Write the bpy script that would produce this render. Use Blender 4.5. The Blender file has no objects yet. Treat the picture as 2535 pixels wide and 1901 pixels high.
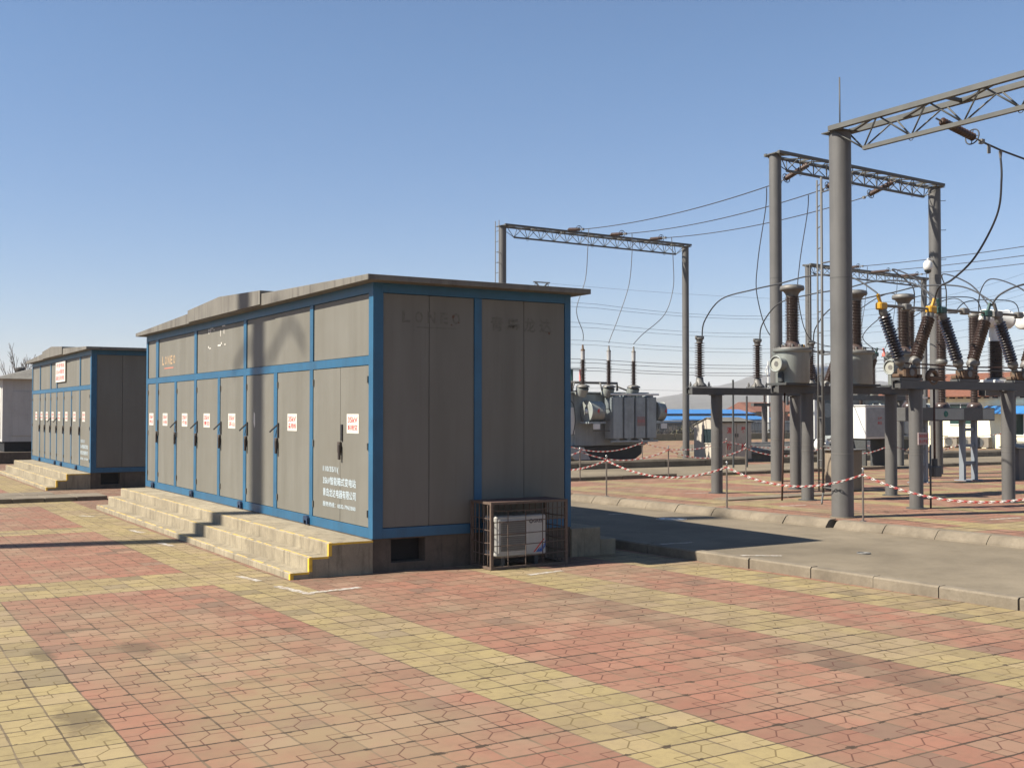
import bpy, math, random
from mathutils import Vector, Matrix
S = bpy.context.scene
COL = S.collection
R = math.radians
random.seed(7)

# ------------------------------------------------------------------ camera
cam_d = bpy.data.cameras.new('camera'); cam = bpy.data.objects.new('camera', cam_d); COL.objects.link(cam)
S.camera = cam
cam_d.sensor_width = 36.0; cam_d.lens = 36.0 * 2772.7 / 2535.0
cam_d.clip_start = 0.1; cam_d.clip_end = 9000
YAW, PITCH = 0.5458, 0.0250
fw = Vector((math.sin(YAW)*math.cos(PITCH), math.cos(YAW)*math.cos(PITCH), math.sin(PITCH)))
rt = Vector((math.cos(YAW), -math.sin(YAW), 0)); up = rt.cross(fw)
m = Matrix((rt, up, -fw)).transposed().to_4x4(); m.translation = Vector((0, 0, 2.275))
cam.matrix_world = m

# ------------------------------------------------------------------ sky and sun
SUN_EL, SX, SY = R(44.5), -1.0, 0.265        # the sun stands far to the left and slightly behind the kiosks
w = bpy.data.worlds.new('World'); S.world = w; w.use_nodes = True
nt = w.node_tree; nt.nodes.clear()
sky = nt.nodes.new('ShaderNodeTexSky'); sky.sky_type = 'NISHITA'; sky.sun_disc = False
sky.sun_elevation = SUN_EL; sky.sun_rotation = math.atan2(SX, SY)
sky.altitude = 0; sky.air_density = 1.0; sky.dust_density = 0.2; sky.ozone_density = 4.0
bg = nt.nodes.new('ShaderNodeBackground'); bg.inputs[1].default_value = 0.06
wo = nt.nodes.new('ShaderNodeOutputWorld')
tint = nt.nodes.new('ShaderNodeMix'); tint.data_type = 'RGBA'; tint.blend_type = 'MULTIPLY'; tint.inputs[0].default_value = 1.0; tc_ = nt.nodes.new('ShaderNodeTexCoord'); sx_ = nt.nodes.new('ShaderNodeSeparateXYZ'); nt.links.new(tc_.outputs['Generated'], sx_.inputs[0])
mr_ = nt.nodes.new('ShaderNodeMapRange'); mr_.inputs[1].default_value = 0.0; mr_.inputs[2].default_value = 0.30; nt.links.new(sx_.outputs[2], mr_.inputs[0])
tm_ = nt.nodes.new('ShaderNodeMix'); tm_.data_type = 'RGBA'; tm_.inputs[6].default_value = (0.90, 0.82, 0.92, 1); tm_.inputs[7].default_value = (0.94, 0.985, 1.03, 1); nt.links.new(mr_.outputs[0], tm_.inputs[0]); nt.links.new(tm_.outputs[2], tint.inputs[7])
nt.links.new(sky.outputs[0], tint.inputs[6]); nt.links.new(tint.outputs[2], bg.inputs[0]); nt.links.new(bg.outputs[0], wo.inputs[0])
sl = bpy.data.lights.new('sun', 'SUN'); sl.energy = 5.0; sl.angle = R(0.53); sl.color = (1.0, 0.93, 0.82)
so = bpy.data.objects.new('sun', sl); COL.objects.link(so)
sd = Vector((SX, SY, math.hypot(SX, SY)*math.tan(SUN_EL)))
so.rotation_euler = sd.to_track_quat('Z', 'Y').to_euler()
so.location = (-40, 10, 60)
vs = S.view_settings; S.display_settings.display_device = 'sRGB'
vs.view_transform = 'Standard'; vs.look = 'None'; vs.gamma = 1.0; vs.use_curve_mapping = False; vs.exposure = 1.1

# ------------------------------------------------------------------ node helper and materials
class NG:
    def __init__(s, mat):
        mat.use_nodes = True; s.t = mat.node_tree; s.t.nodes.clear()
        s.out = s.t.nodes.new('ShaderNodeOutputMaterial'); s.b = s.t.nodes.new('ShaderNodeBsdfPrincipled')
        s.t.links.new(s.b.outputs[0], s.out.inputs[0]); s.g = None
    def pos(s):
        if s.g is None:
            s.g = s.t.nodes.new('ShaderNodeNewGeometry').outputs['Position']
        return s.g
    def oc(s): return s.t.nodes.new('ShaderNodeTexCoord').outputs['Object']
    def set(s, sock, v):
        if isinstance(v, bpy.types.NodeSocket): s.t.links.new(v, sock)
        else: sock.default_value = v
    def m(s, op, a, b=0.0, c=None, clamp=False):
        n = s.t.nodes.new('ShaderNodeMath'); n.operation = op; n.use_clamp = clamp
        s.set(n.inputs[0], a); s.set(n.inputs[1], b)
        if c is not None: s.set(n.inputs[2], c)
        return n.outputs[0]
    def xyz(s, v):
        n = s.t.nodes.new('ShaderNodeSeparateXYZ'); s.t.links.new(v, n.inputs[0]); return n.outputs
    def vec(s, x, y, z=0.0):
        n = s.t.nodes.new('ShaderNodeCombineXYZ'); s.set(n.inputs[0], x); s.set(n.inputs[1], y); s.set(n.inputs[2], z); return n.outputs[0]
    def scale(s, v, sc):
        n = s.t.nodes.new('ShaderNodeMapping'); s.t.links.new(v, n.inputs[0]); n.inputs['Scale'].default_value = sc; return n.outputs[0]
    def noise(s, v, sc, det=4.0, rough=0.6):
        n = s.t.nodes.new('ShaderNodeTexNoise'); s.t.links.new(v, n.inputs['Vector'])
        n.inputs['Scale'].default_value = sc; n.inputs['Detail'].default_value = det; n.inputs['Roughness'].default_value = rough
        return n.outputs[0]
    def wn(s, v):
        n = s.t.nodes.new('ShaderNodeTexWhiteNoise'); n.noise_dimensions = '3D'; s.t.links.new(v, n.inputs['Vector']); return n.outputs
    def ramp(s, f, lo, hi):
        n = s.t.nodes.new('ShaderNodeMapRange'); n.clamp = True
        s.set(n.inputs[0], f); n.inputs[1].default_value = lo; n.inputs[2].default_value = hi
        return n.outputs[0]
    def mix(s, f, a, b):
        n = s.t.nodes.new('ShaderNodeMix'); n.data_type = 'RGBA'
        s.set(n.inputs[0], f)
        for i, v in ((6, a), (7, b)):
            if isinstance(v, tuple): v = (v[0], v[1], v[2], 1)
            s.set(n.inputs[i], v)
        return n.outputs[2]
    def bump(s, h, st, dist):
        n = s.t.nodes.new('ShaderNodeBump'); s.set(n.inputs['Height'], h); n.inputs['Strength'].default_value = st
        n.inputs['Distance'].default_value = dist; s.t.links.new(n.outputs[0], s.b.inputs['Normal'])

MATS = {}
def pm(name, col, rough=0.6, metal=0.0, var=0.15, sc=6.0, streak=0.0, dirt=None, bump=0.0, fine=0.0, spec=0.5):
    """painted / weathered surface: base colour with soft variation, vertical streaks and dirt patches"""
    if name in MATS: return MATS[name]
    if not any(k in name for k in ('white', 'cream', 'sticker', 'lettering', 'yellow', 'bright', 'pale_kiosk', 'phase_cap', 'red_p', 'faded_red', 'chain', 'cabinet_door', 'manhole')):
        col = tuple(x*0.64 for x in col); dirt = dirt and tuple(x*0.64 for x in dirt)
    mt = bpy.data.materials.new(name); g = NG(mt); p = g.pos()
    n = g.noise(p, sc, 5)
    c = g.mix(g.ramp(n, 0.25, 0.75), tuple(x*(1-var) for x in col), tuple(min(1, x*(1+var)) for x in col))
    if streak:
        st = g.noise(g.scale(p, (5, 5, 0.35)), 1.6, 4, 0.65)
        c = g.mix(g.m('MULTIPLY', g.ramp(st, 0.48, 0.78), streak), c, tuple(x*0.45 for x in (dirt or col)))
    if dirt:
        d2 = g.noise(p, sc*0.27, 6, 0.7)
        c = g.mix(g.m('MULTIPLY', g.ramp(d2, 0.52, 0.75), 0.55), c, dirt)
    if fine:
        f = g.noise(p, 90, 3, 0.7)
        c = g.mix(g.m('MULTIPLY', g.ramp(f, 0.4, 0.8), fine), c, tuple(x*0.55 for x in col))
    g.set(g.b.inputs['Base Color'], c)
    g.set(g.b.inputs['Roughness'], g.m('ADD', g.m('MULTIPLY', n, 0.2), rough-0.1, clamp=True))
    g.b.inputs['Metallic'].default_value = metal
    g.b.inputs['Specular IOR Level'].default_value = spec
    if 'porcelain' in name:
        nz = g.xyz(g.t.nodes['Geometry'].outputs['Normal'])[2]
        c2 = g.mix(g.m('MULTIPLY', g.ramp(nz, 0.15, 0.8), 0.6), c, (0.105, 0.075, 0.062)); g.set(g.b.inputs['Base Color'], c2)  # upward faces coloured paler: settled dust plus the light on shed rims
    if bump: g.bump(g.noise(p, 40, 4), bump, 0.01)
    MATS[name] = mt; return mt

def paver_material(name, mode):
    """square concrete pavers with cast-in grooves, laid in red fields and yellow bands"""
    mt = bpy.data.materials.new(name); g = NG(mt); p = g.pos(); X, Y, Z = g.xyz(p)
    M = g.m
    if mode == 'front':
        U = M('MULTIPLY', M('SUBTRACT', X, 1.755), M('ADD', 1.0, M('MULTIPLY', M('SUBTRACT', M('MINIMUM', Y, 16.0), 10.4), 0.0088)))
    else:
        U = M('SUBTRACT', X, M('SUBTRACT', 15.9, M('MULTIPLY', M('SUBTRACT', Y, 14.3), 0.075)))
    wob = g.noise(p, 0.9, 2)
    u = M('ADD', M('DIVIDE', U, 0.3345), M('MULTIPLY', M('SUBTRACT', wob, 0.5), 0.14))
    v = M('ADD', M('DIVIDE', Y, 0.3345), M('MULTIPLY', M('SUBTRACT', wob, 0.5), 0.10))
    iu, iv = M('FLOOR', u), M('FLOOR', v); fu, fv = M('FRACT', u), M('FRACT', v)
    def band(q, a, b): return M('MULTIPLY', M('GREATER_THAN', q, a-0.5), M('LESS_THAN', q, b-0.5))
    def rng(q, a, b): return M('MULTIPLY', M('GREATER_THAN', q, a), M('LESS_THAN', q, b))
    if mode == 'front':
        yel = None
        for a, b in ((-3, 0), (8, 11), (19, 22), (26, 29), (-14, -11), (-25, -22)):
            k = band(iu, a, b); yel = k if yel is None else M('MAXIMUM', yel, k)
        cr = None
        for a, b in ((44, 48), (67, 70), (87, 91), (110, 113)):
            k = band(iv, a, b); cr = k if cr is None else M('MAXIMUM', cr, k)
        yel = M('MAXIMUM', yel, M('MULTIPLY', cr, band(iu, -25, 8)))
    else:
        k = M('MODULO', M('ADD', iu, 22.0), 8.0)
        yel = M('MULTIPLY', rng(k, 0.5, 2.5), 1.0)
        k2 = M('MODULO', iv, 18.0)
        yel = M('MAXIMUM', yel, rng(k2, -0.5, 1.5))
    r1 = g.wn(g.vec(iu, iv, 3.0)); rv = r1[0]
    dust = g.noise(p, 0.42, 5, 0.62)
    red = g.mix(rv, (0.45, 0.205, 0.145), (0.36, 0.175, 0.13))
    red = g.mix(g.ramp(g.noise(p, 1.3, 3), 0.35, 0.7), red, (0.43, 0.235, 0.165))
    yc = g.mix(rv, (0.50, 0.40, 0.20), (0.42, 0.34, 0.175))
    c = g.mix(yel, red, yc)
    # grime and dust
    c = g.mix(M('MULTIPLY', g.ramp(dust, 0.46, 0.64), 0.68), c, (0.37, 0.275, 0.185))
    c = g.mix(M('MULTIPLY', g.ramp(g.noise(p, 7.0, 6, 0.75), 0.45, 0.8), 0.45), c, (0.17, 0.125, 0.09))
    rare = M('GREATER_THAN', r1[0], 0.955)
    c = g.mix(M('MULTIPLY', rare, 0.45), c, (0.22, 0.18, 0.14))
    if mode == 'front':
        # spilled sand on the left field, soot strip beside the third band
        dx = M('DIVIDE', M('SUBTRACT', X, 2.95), 0.95); dy = M('DIVIDE', M('SUBTRACT', Y, 9.2), 3.6)
        dd = M('SQRT', M('ADD', M('MULTIPLY', dx, dx), M('MULTIPLY', dy, dy)))
        sand = M('MULTIPLY', g.ramp(M('SUBTRACT', 1.35, dd), 0.0, 0.9), g.ramp(g.noise(p, 1.7, 6, 0.7), 0.30, 0.54))
        c = g.mix(M('MULTIPLY', sand, 0.85), c, (0.40, 0.30, 0.18))
        for (sx, sy, rx, ry) in ((2.55, 11.2, 0.16, 0.28), (2.75, 10.5, 0.2, 0.22), (2.15, 12.4, 0.35, 0.12), (2.9, 9.3, 0.3, 0.1), (1.72, 11.3, 0.12, 0.3), (1.6, 8.9, 0.16, 0.5), (4.1, 11.3, 0.12, 0.12)):
            ax = M('DIVIDE', M('SUBTRACT', X, sx), rx); ay = M('DIVIDE', M('SUBTRACT', Y, sy), ry)
            e = M('ADD', M('SQRT', M('ADD', M('MULTIPLY', ax, ax), M('MULTIPLY', ay, ay))), M('MULTIPLY', g.noise(p, 9.0, 5, 0.75), 2.3))
            c = g.mix(M('MULTIPLY', g.ramp(M('SUBTRACT', 2.45, e), 0.0, 0.7), M('ADD', 0.25, M('MULTIPLY', M('GREATER_THAN', rv, 0.45), 0.45))), c, (0.15, 0.115, 0.075))
        soot = M('MULTIPLY', band(iu, 17, 19), g.ramp(g.noise(g.scale(p, (1, .45, 1)), 1.1, 4), 0.4, 0.62))
        c = g.mix(M('MULTIPLY', soot, M('MULTIPLY', rng(Y, 3.0, 13.0), 0.55)), c, (0.15, 0.105, 0.08))
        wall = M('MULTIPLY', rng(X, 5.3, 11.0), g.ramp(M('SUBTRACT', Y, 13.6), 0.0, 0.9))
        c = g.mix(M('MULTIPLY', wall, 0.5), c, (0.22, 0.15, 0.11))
    pv = g.xyz(g.wn(g.vec(iu, iv, 9.0))[1])
    c = g.mix(M('MULTIPLY', g.ramp(pv[0], 0.45, 1.0), 0.30), c, (0.21, 0.15, 0.105))
    c = g.mix(M('MULTIPLY', g.ramp(pv[1], 0.6, 1.0), 0.30), c, (0.52, 0.40, 0.28))
    # joints
    eu = M('MINIMUM', fu, M('SUBTRACT', 1.0, fu)); ev = M('MINIMUM', fv, M('SUBTRACT', 1.0, fv))
    jn = g.noise(p, 2.6, 5, 0.7); jf = M('MULTIPLY', M('SUBTRACT', g.noise(p, 34, 3), 0.5), 0.022)
    Ju = M('LESS_THAN', M('ADD', eu, jf), M('ADD', 0.012, M('MULTIPLY', g.ramp(jn, 0.40, 0.72), 0.030)))
    Jv = M('LESS_THAN', M('ADD', ev, jf), M('ADD', 0.021, M('MULTIPLY', g.ramp(jn, 0.38, 0.70), 0.034)))
    J = M('MAXIMUM', Ju, Jv)
    chip = M('MULTIPLY', M('LESS_THAN', M('ADD', M('MAXIMUM', M('MULTIPLY', eu, 0.55), ev), M('MULTIPLY', M('SUBTRACT', g.noise(p, 11, 4), 0.5), 0.3)), 0.065), M('GREATER_THAN', g.noise(p, 1.9, 3), 0.55))
    par = M('MODULO', M('ADD', M('ADD', iu, iv), 400.0), 2.0); A = M('LESS_THAN', par, 0.5); B = M('SUBTRACT', 1.0, A)
    W = 0.016
    def near(q, c0): return M('LESS_THAN', M('ABSOLUTE', M('SUBTRACT', q, c0)), W)
    def gt(q, c0): return M('GREATER_THAN', q, c0)
    def lt(q, c0): return M('LESS_THAN', q, c0)
    def AND(a, b): return M('MULTIPLY', a, b)
    def OR(*a):
        o = a[0]
        for q in a[1:]: o = M('MAXIMUM', o, q)
        return o
    dg = M('LESS_THAN', M('ABSOLUTE', M('SUBTRACT', M('MULTIPLY', M('SUBTRACT', fv, .37), .67), M('MULTIPLY', M('SUBTRACT', fu, .34), .74))), W)
    GA = OR(AND(near(fu, .64), gt(fv, .70)), AND(near(fv, .70), gt(fu, .64)), AND(near(fv, .37), lt(fu, .34)), AND(near(fu, .34), lt(fv, .37)), AND(dg, rng(fu, .33, .65)))
    GB = OR(AND(near(fu, .37), gt(fv, .66)), AND(near(fv, .66), lt(fu, .37)), AND(near(fu, .64), lt(fv, .33)), AND(near(fv, .33), gt(fu, .64)))
    G = OR(AND(GA, A), AND(GB, B))
    sandj = g.ramp(g.noise(p, 0.75, 3), 0.42, 0.58)
    jc = g.mix(sandj, (0.085, 0.062, 0.045), (0.27, 0.21, 0.145))
    c = g.mix(M('MULTIPLY', G, 0.8), c, g.mix(yel, (0.14, 0.06, 0.045), (0.20, 0.145, 0.065)))
    c = g.mix(M('MULTIPLY', Ju, 0.8), c, jc)
    c = g.mix(M('MULTIPLY', Jv, 0.9), c, g.mix(M('MULTIPLY', sandj, 0.45), (0.055, 0.038, 0.03), (0.25, 0.19, 0.13)))  # cross joints coloured darker for the shadow they hold, sand mixed in
    c = g.mix(M('MULTIPLY', chip, 0.85), c, (0.07, 0.05, 0.035))
    c = g.mix(M('MULTIPLY', g.ramp(g.noise(p, 130, 2), 0.45, 0.8), 0.22), c, (0.20, 0.15, 0.11))
    mu = g.t.nodes.new('ShaderNodeMix'); mu.data_type = 'RGBA'; mu.blend_type = 'MULTIPLY'; mu.inputs[0].default_value = 1.0; g.t.links.new(c, mu.inputs[6]); mu.inputs[7].default_value = (0.585, 0.57, 0.53, 1)
    g.set(g.b.inputs['Base Color'], mu.outputs[2])
    g.b.inputs['Roughness'].default_value = 0.88
    g.b.inputs['Specular IOR Level'].default_value = 0.25
    tilt = M('MULTIPLY', M('ADD', M('MULTIPLY', fu, M('SUBTRACT', rv, .5)), M('MULTIPLY', fv, M('SUBTRACT', g.xyz(r1[1])[0], .5))), 0.55)
    h = M('SUBTRACT', M('ADD', M('SUBTRACT', tilt, M('MULTIPLY', J, 1.0)), M('MULTIPLY', g.noise(p, 60, 4), 0.25)), M('MULTIPLY', G, 0.7))
    g.bump(h, 0.9, 0.006)
    return mt

def concrete(name, col, dark, sc=0.6, streak=0.0):
    col = tuple(x*0.64 for x in col); dark = tuple(x*0.64 for x in dark)
    mt = bpy.data.materials.new(name); g = NG(mt); p = g.pos()
    n = g.noise(p, sc, 6, 0.68); c = g.mix(g.ramp(n, 0.35, 0.7), col, dark)
    c = g.mix(g.m('MULTIPLY', g.ramp(g.noise(p, sc*5, 6, 0.7), 0.45, 0.8), 0.45), c, tuple(x*0.6 for x in dark))
    c = g.mix(g.m('MULTIPLY', g.ramp(g.noise(p, 70, 3), 0.4, 0.8), 0.3), c, tuple(x*0.6 for x in dark))
    if streak:
        st = g.noise(g.scale(p, (7, 7, 0.9)), 1.2, 5, 0.7); c = g.mix(g.m('MULTIPLY', g.ramp(st, 0.5, 0.72), streak), c, tuple(x*0.45 for x in dark))
    g.set(g.b.inputs['Base Color'], c); g.b.inputs['Roughness'].default_value = 0.9; g.b.inputs['Specular IOR Level'].default_value = 0.25
    g.bump(g.noise(p, 35, 5), 0.35, 0.01); return mt

def panel_material():
    """beige-grey enamel sheet with vertical weather streaks, as on old switchgear"""
    mt = bpy.data.materials.new('weathered_panel_paint'); g = NG(mt); p = g.pos(); x, y, z = g.xyz(p)
    a = g.noise(g.scale(p, (2.2, 2.2, 0.28)), 1.0, 4, 0.55); b = g.noise(p, 0.8, 4)
    c = g.mix(g.ramp(a, 0.3, 0.7), (0.125, 0.119, 0.097), (0.160, 0.154, 0.130))
    c = g.mix(g.m('MULTIPLY', g.ramp(b, 0.45, 0.75), 0.35), c, (0.118, 0.107, 0.08))
    st = g.noise(g.scale(p, (9, 9, 0.4)), 1.3, 5, 0.7)
    c = g.mix(g.m('MULTIPLY', g.ramp(st, 0.55, 0.8), 0.32), c, (0.082, 0.072, 0.054))
    f = g.noise(p, 55, 2); c = g.mix(g.m('MULTIPLY', f, 0.22), c, (0.10, 0.095, 0.077))
    g.set(g.b.inputs['Base Color'], c); g.b.inputs['Roughness'].default_value = 0.62; g.b.inputs['Specular IOR Level'].default_value = 0.3
    g.bump(g.noise(p, 1.3, 2), 0.45, 0.03); return mt

PANEL = panel_material()
BLUE = pm('blue_frame_paint', (0.022, 0.135, 0.255), 0.5, 0, 0.16, 3, 0.25, (0.03, 0.09, 0.16))
DBLUE = pm('dark_blue_lug', (0.012, 0.035, 0.085), 0.5)
ROOF = pm('roof_sheet', (0.215, 0.20, 0.165), 0.75, 0, 0.2, 2.0, 0.85, (0.13, 0.105, 0.08), fine=0.2)
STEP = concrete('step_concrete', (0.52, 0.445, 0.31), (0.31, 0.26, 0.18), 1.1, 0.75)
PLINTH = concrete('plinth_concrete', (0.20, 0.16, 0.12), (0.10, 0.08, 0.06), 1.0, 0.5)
YEL = pm('yellow_edge_paint', (0.62, 0.38, 0.03), 0.6, 0, 0.25, 9, 0, (0.4, 0.3, 0.15))
ROADM = concrete('road_concrete', (0.325, 0.268, 0.186), (0.20, 0.163, 0.112), 0.42)
KERBM = concrete('kerb_concrete', (0.33, 0.275, 0.20), (0.20, 0.165, 0.12), 1.6)
GREY = pm('grey_pole_paint', (0.152, 0.146, 0.136), 0.6, 0, 0.14, 1.4, 0.3, (0.10, 0.09, 0.078))
GREYD = pm('dark_steel_beam', (0.105, 0.105, 0.10), 0.6, 0, 0.2, 4, 0.2, (0.10, 0.08, 0.06))
TRUSS = pm('truss_steel', (0.12, 0.12, 0.108), 0.6, 0, 0.2, 3, 0, (0.12, 0.10, 0.08))
PORC = pm('brown_porcelain', (0.042, 0.024, 0.020), 0.3, 0, 0.3, 14, 0, (0.11, 0.08, 0.065))
METAL = pm('dull_metal', (0.215, 0.205, 0.185), 0.55, 0.2, 0.2, 12, 0, (0.2, 0.15, 0.1))
RUSTY = pm('rusty_casting', (0.15, 0.085, 0.045), 0.75, 0.1, 0.35, 14, 0, (0.30, 0.24, 0.17))
CAGE = pm('rusty_cage_steel', (0.16, 0.11, 0.08), 0.7, 0.1, 0.3, 25, 0, (0.25, 0.20, 0.15))
WHITE = pm('white_enamel', (0.60, 0.60, 0.57), 0.4, 0, 0.06, 4, 0.12, (0.5, 0.46, 0.38))
TANK = pm('grey_green_tank_paint', (0.36, 0.385, 0.355), 0.42, 0, 0.1, 3, 0.25, (0.22, 0.22, 0.19))
TRAFO = pm('transformer_grey_paint', (0.42, 0.47, 0.47), 0.5, 0, 0.12, 2, 0.25, (0.14, 0.13, 0.11))
TDARK = pm('transformer_dark_steel', (0.07, 0.075, 0.075), 0.6, 0, 0.2, 3, 0.2, (0.08, 0.07, 0.05))
BLACK = pm('black_void', (0.006, 0.006, 0.006), 0.8)
RUBBER = pm('black_rubber', (0.02, 0.02, 0.022), 0.6)
WIRE = pm('weathered_aluminium_wire', (0.045, 0.047, 0.052), 0.6, 0.0, 0.1)
WIRER = pm('pale_aluminium_wire', (0.17, 0.175, 0.18), 0.5, 0.4, 0.1)
RED = pm('red_paint', (0.50, 0.025, 0.022), 0.5)
REDF = pm('faded_red_print', (0.40, 0.05, 0.05), 0.6, 0, 0.2, 40)
STICK = pm('white_sticker', (0.56, 0.53, 0.46), 0.5, 0, 0.04)
LETW = pm('pale_blue_lettering', (0.42, 0.50, 0.54), 0.6, 0, 0.1, 20)
LETG = pm('faded_ghost_lettering', (0.104, 0.098, 0.076), 0.7, 0, 0.3, 25)
LETO = pm('faded_orange_lettering', (0.34, 0.24, 0.14), 0.7, 0, 0.25, 25)
CHROME = pm('stanchion_steel', (0.36, 0.31, 0.27), 0.35, 0.6, 0.15, 20)
GLASS = pm('dark_window_glass', (0.03, 0.045, 0.05), 0.08, 0, 0.1)
CREAM = pm('cream_wall_paint', (0.83, 0.80, 0.58), 0.7, 0, 0.04, 1, 0.06, (0.6, 0.55, 0.4))
TILE = pm('orange_roof_tiles', (0.24, 0.092, 0.05), 0.8, 0, 0.25, 8, 0, (0.20, 0.09, 0.06))
BRICK = pm('brick_wall', (0.34, 0.14, 0.085), 0.8, 0, 0.25, 10)
BLUER = pm('blue_steel_roof', (0.055, 0.26, 0.62), 0.45, 0, 0.1, 2)
WALLC = pm('beige_render', (0.36, 0.30, 0.185), 0.85, 0, 0.15, 2, 0.25, (0.22, 0.17, 0.11))
BARK = pm('grey_bark', (0.135, 0.11, 0.095), 0.9, 0, 0.3, 9)
BUSH = pm('dry_bush_leaf', (0.12, 0.105, 0.045), 0.8, 0, 0.4, 5)
YCAP = pm('yellow_phase_cap', (0.42, 0.22, 0.01), 0.45, 0, 0.15, 12)
GCAP = pm('green_phase_cap', (0.014, 0.052, 0.043), 0.5, 0, 0.15, 12)
RCAP = pm('red_phase_cap', (0.55, 0.16, 0.13), 0.5, 0, 0.15, 12)

# ------------------------------------------------------------------ mesh builder
def frame(ax):
    z = Vector(ax).normalized(); a = Vector((0, 0, 1)) if abs(z.z) < 0.9 else Vector((1, 0, 0))
    x = a.cross(z).normalized(); return x, z.cross(x), z
class MB:
    def __init__(s): s.v = []; s.f = []; s.mi = []; s.sm = []; s.mats = []
    def slot(s, mat):
        if mat not in s.mats: s.mats.append(mat)
        return s.mats.index(mat)
    def add(s, vs, fs, mat, smooth=False):
        o = len(s.v); k = s.slot(mat); s.v += [tuple(q) for q in vs]
        for f in fs: s.f.append(tuple(i+o for i in f)); s.mi.append(k); s.sm.append(smooth)
        return s
    def box(s, a, b, mat, bev=0.0):
        x0, y0, z0 = (min(p, q) for p, q in zip(a, b)); x1, y1, z1 = (max(p, q) for p, q in zip(a, b))
        if bev <= 0:
            vs = [(x0,y0,z0),(x1,y0,z0),(x1,y1,z0),(x0,y1,z0),(x0,y0,z1),(x1,y0,z1),(x1,y1,z1),(x0,y1,z1)]
            return s.add(vs, [(0,3,2,1),(4,5,6,7),(0,1,5,4),(1,2,6,5),(2,3,7,6),(3,0,4,7)], mat)
        b_ = min(bev, (x1-x0)/2.01, (y1-y0)/2.01, (z1-z0)/2.01)
        vs = []; 
        for z, i in ((z0, b_), (z0+b_, 0), (z1-b_, 0), (z1, b_)):
            j = b_
            ring = [(x0+i+j*(i==0),y0+i*1.0),(x1-i-j*(i==0),y0+i)] if False else None
            if i: pts = [(x0+b_,y0+b_),(x0+b_,y0+b_),(x1-b_,y0+b_),(x1-b_,y0+b_),(x1-b_,y1-b_),(x1-b_,y1-b_),(x0+b_,y1-b_),(x0+b_,y1-b_)]
            else: pts = [(x0,y0+b_),(x0+b_,y0),(x1-b_,y0),(x1,y0+b_),(x1,y1-b_),(x1-b_,y1),(x0+b_,y1),(x0,y1-b_)]
            vs += [(p[0], p[1], z) for p in pts]
        fs = []
        for k in range(3):
            for i in range(8):
                j = (i+1) % 8; fs.append((k*8+i, k*8+j, (k+1)*8+j, (k+1)*8+i))
        fs.append((0,6,4,2)); fs.append((24,26,28,30))
        return s.add(vs, fs, mat)
    def cyl(s, p0, p1, r0, mat, r1=None, seg=16, caps=True, smooth=True):
        r1 = r0 if r1 is None else r1; p0 = Vector(p0); p1 = Vector(p1); x, y, z = frame(p1-p0); vs = []
        for p, r in ((p0, r0), (p1, r1)):
            for i in range(seg):
                a = 2*math.pi*i/seg; vs.append(p + x*math.cos(a)*r + y*math.sin(a)*r)
        s.add(vs, [(i, (i+1) % seg, seg+(i+1) % seg, seg+i) for i in range(seg)], mat, smooth)
        if caps:
            s.add(vs[:seg], [tuple(range(seg-1, -1, -1))], mat); s.add(vs[seg:], [tuple(range(seg))], mat)
        return s
    def lathe(s, prof, mat, org=(0,0,0), ax=(0,0,1), seg=20, smooth=True):
        o = Vector(org); x, y, z = frame(ax); vs = []; fs = []
        for r, h in prof:
            for i in range(seg):
                a = 2*math.pi*i/seg; vs.append(o + x*math.cos(a)*r + y*math.sin(a)*r + z*h)
        for k in range(len(prof)-1):
            for i in range(seg):
                j = (i+1) % seg; fs.append((k*seg+i, k*seg+j, (k+1)*seg+j, (k+1)*seg+i))
        s.add(vs, fs, mat, smooth)
        n = len(prof)
        if prof[0][0] > 1e-4: s.add(vs[:seg], [tuple(range(seg-1, -1, -1))], mat)
        if prof[-1][0] > 1e-4: s.add(vs[(n-1)*seg:], [tuple(range(seg))], mat)
        return s
    def tube(s, pts, r, mat, seg=6):
        pts = [Vector(p) for p in pts]; n = len(pts); vs = []
        t0 = (pts[1]-pts[0]); x, y, z = frame(t0)
        for k, p in enumerate(pts):
            t = (pts[min(k+1, n-1)] - pts[max(k-1, 0)]).normalized()
            x = (x - t*x.dot(t)).normalized(); y = t.cross(x)
            for i in range(seg):
                a = 2*math.pi*i/seg; vs.append(p + x*math.cos(a)*r + y*math.sin(a)*r)
        fs = []
        for k in range(n-1):
            for i in range(seg):
                j = (i+1) % seg; fs.append((k*seg+i, k*seg+j, (k+1)*seg+j, (k+1)*seg+i))
        fs.append(tuple(range(seg-1, -1, -1))); fs.append(tuple((n-1)*seg+i for i in range(seg)))
        return s.add(vs, fs, mat, True)
    def torus(s, c, ax, R0, r, mat, seg=16, rs=6):
        x, y, z = frame(ax); c = Vector(c); vs = []; fs = []
        for i in range(seg):
            a = 2*math.pi*i/seg; d = x*math.cos(a)+y*math.sin(a)
            for j in range(rs):
                b = 2*math.pi*j/rs; vs.append(c + d*(R0+r*math.cos(b)) + z*r*math.sin(b))
        for i in range(seg):
            for j in range(rs):
                fs.append((i*rs+j, ((i+1) % seg)*rs+j, ((i+1) % seg)*rs+(j+1) % rs, i*rs+(j+1) % rs))
        return s.add(vs, fs, mat, True)
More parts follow.
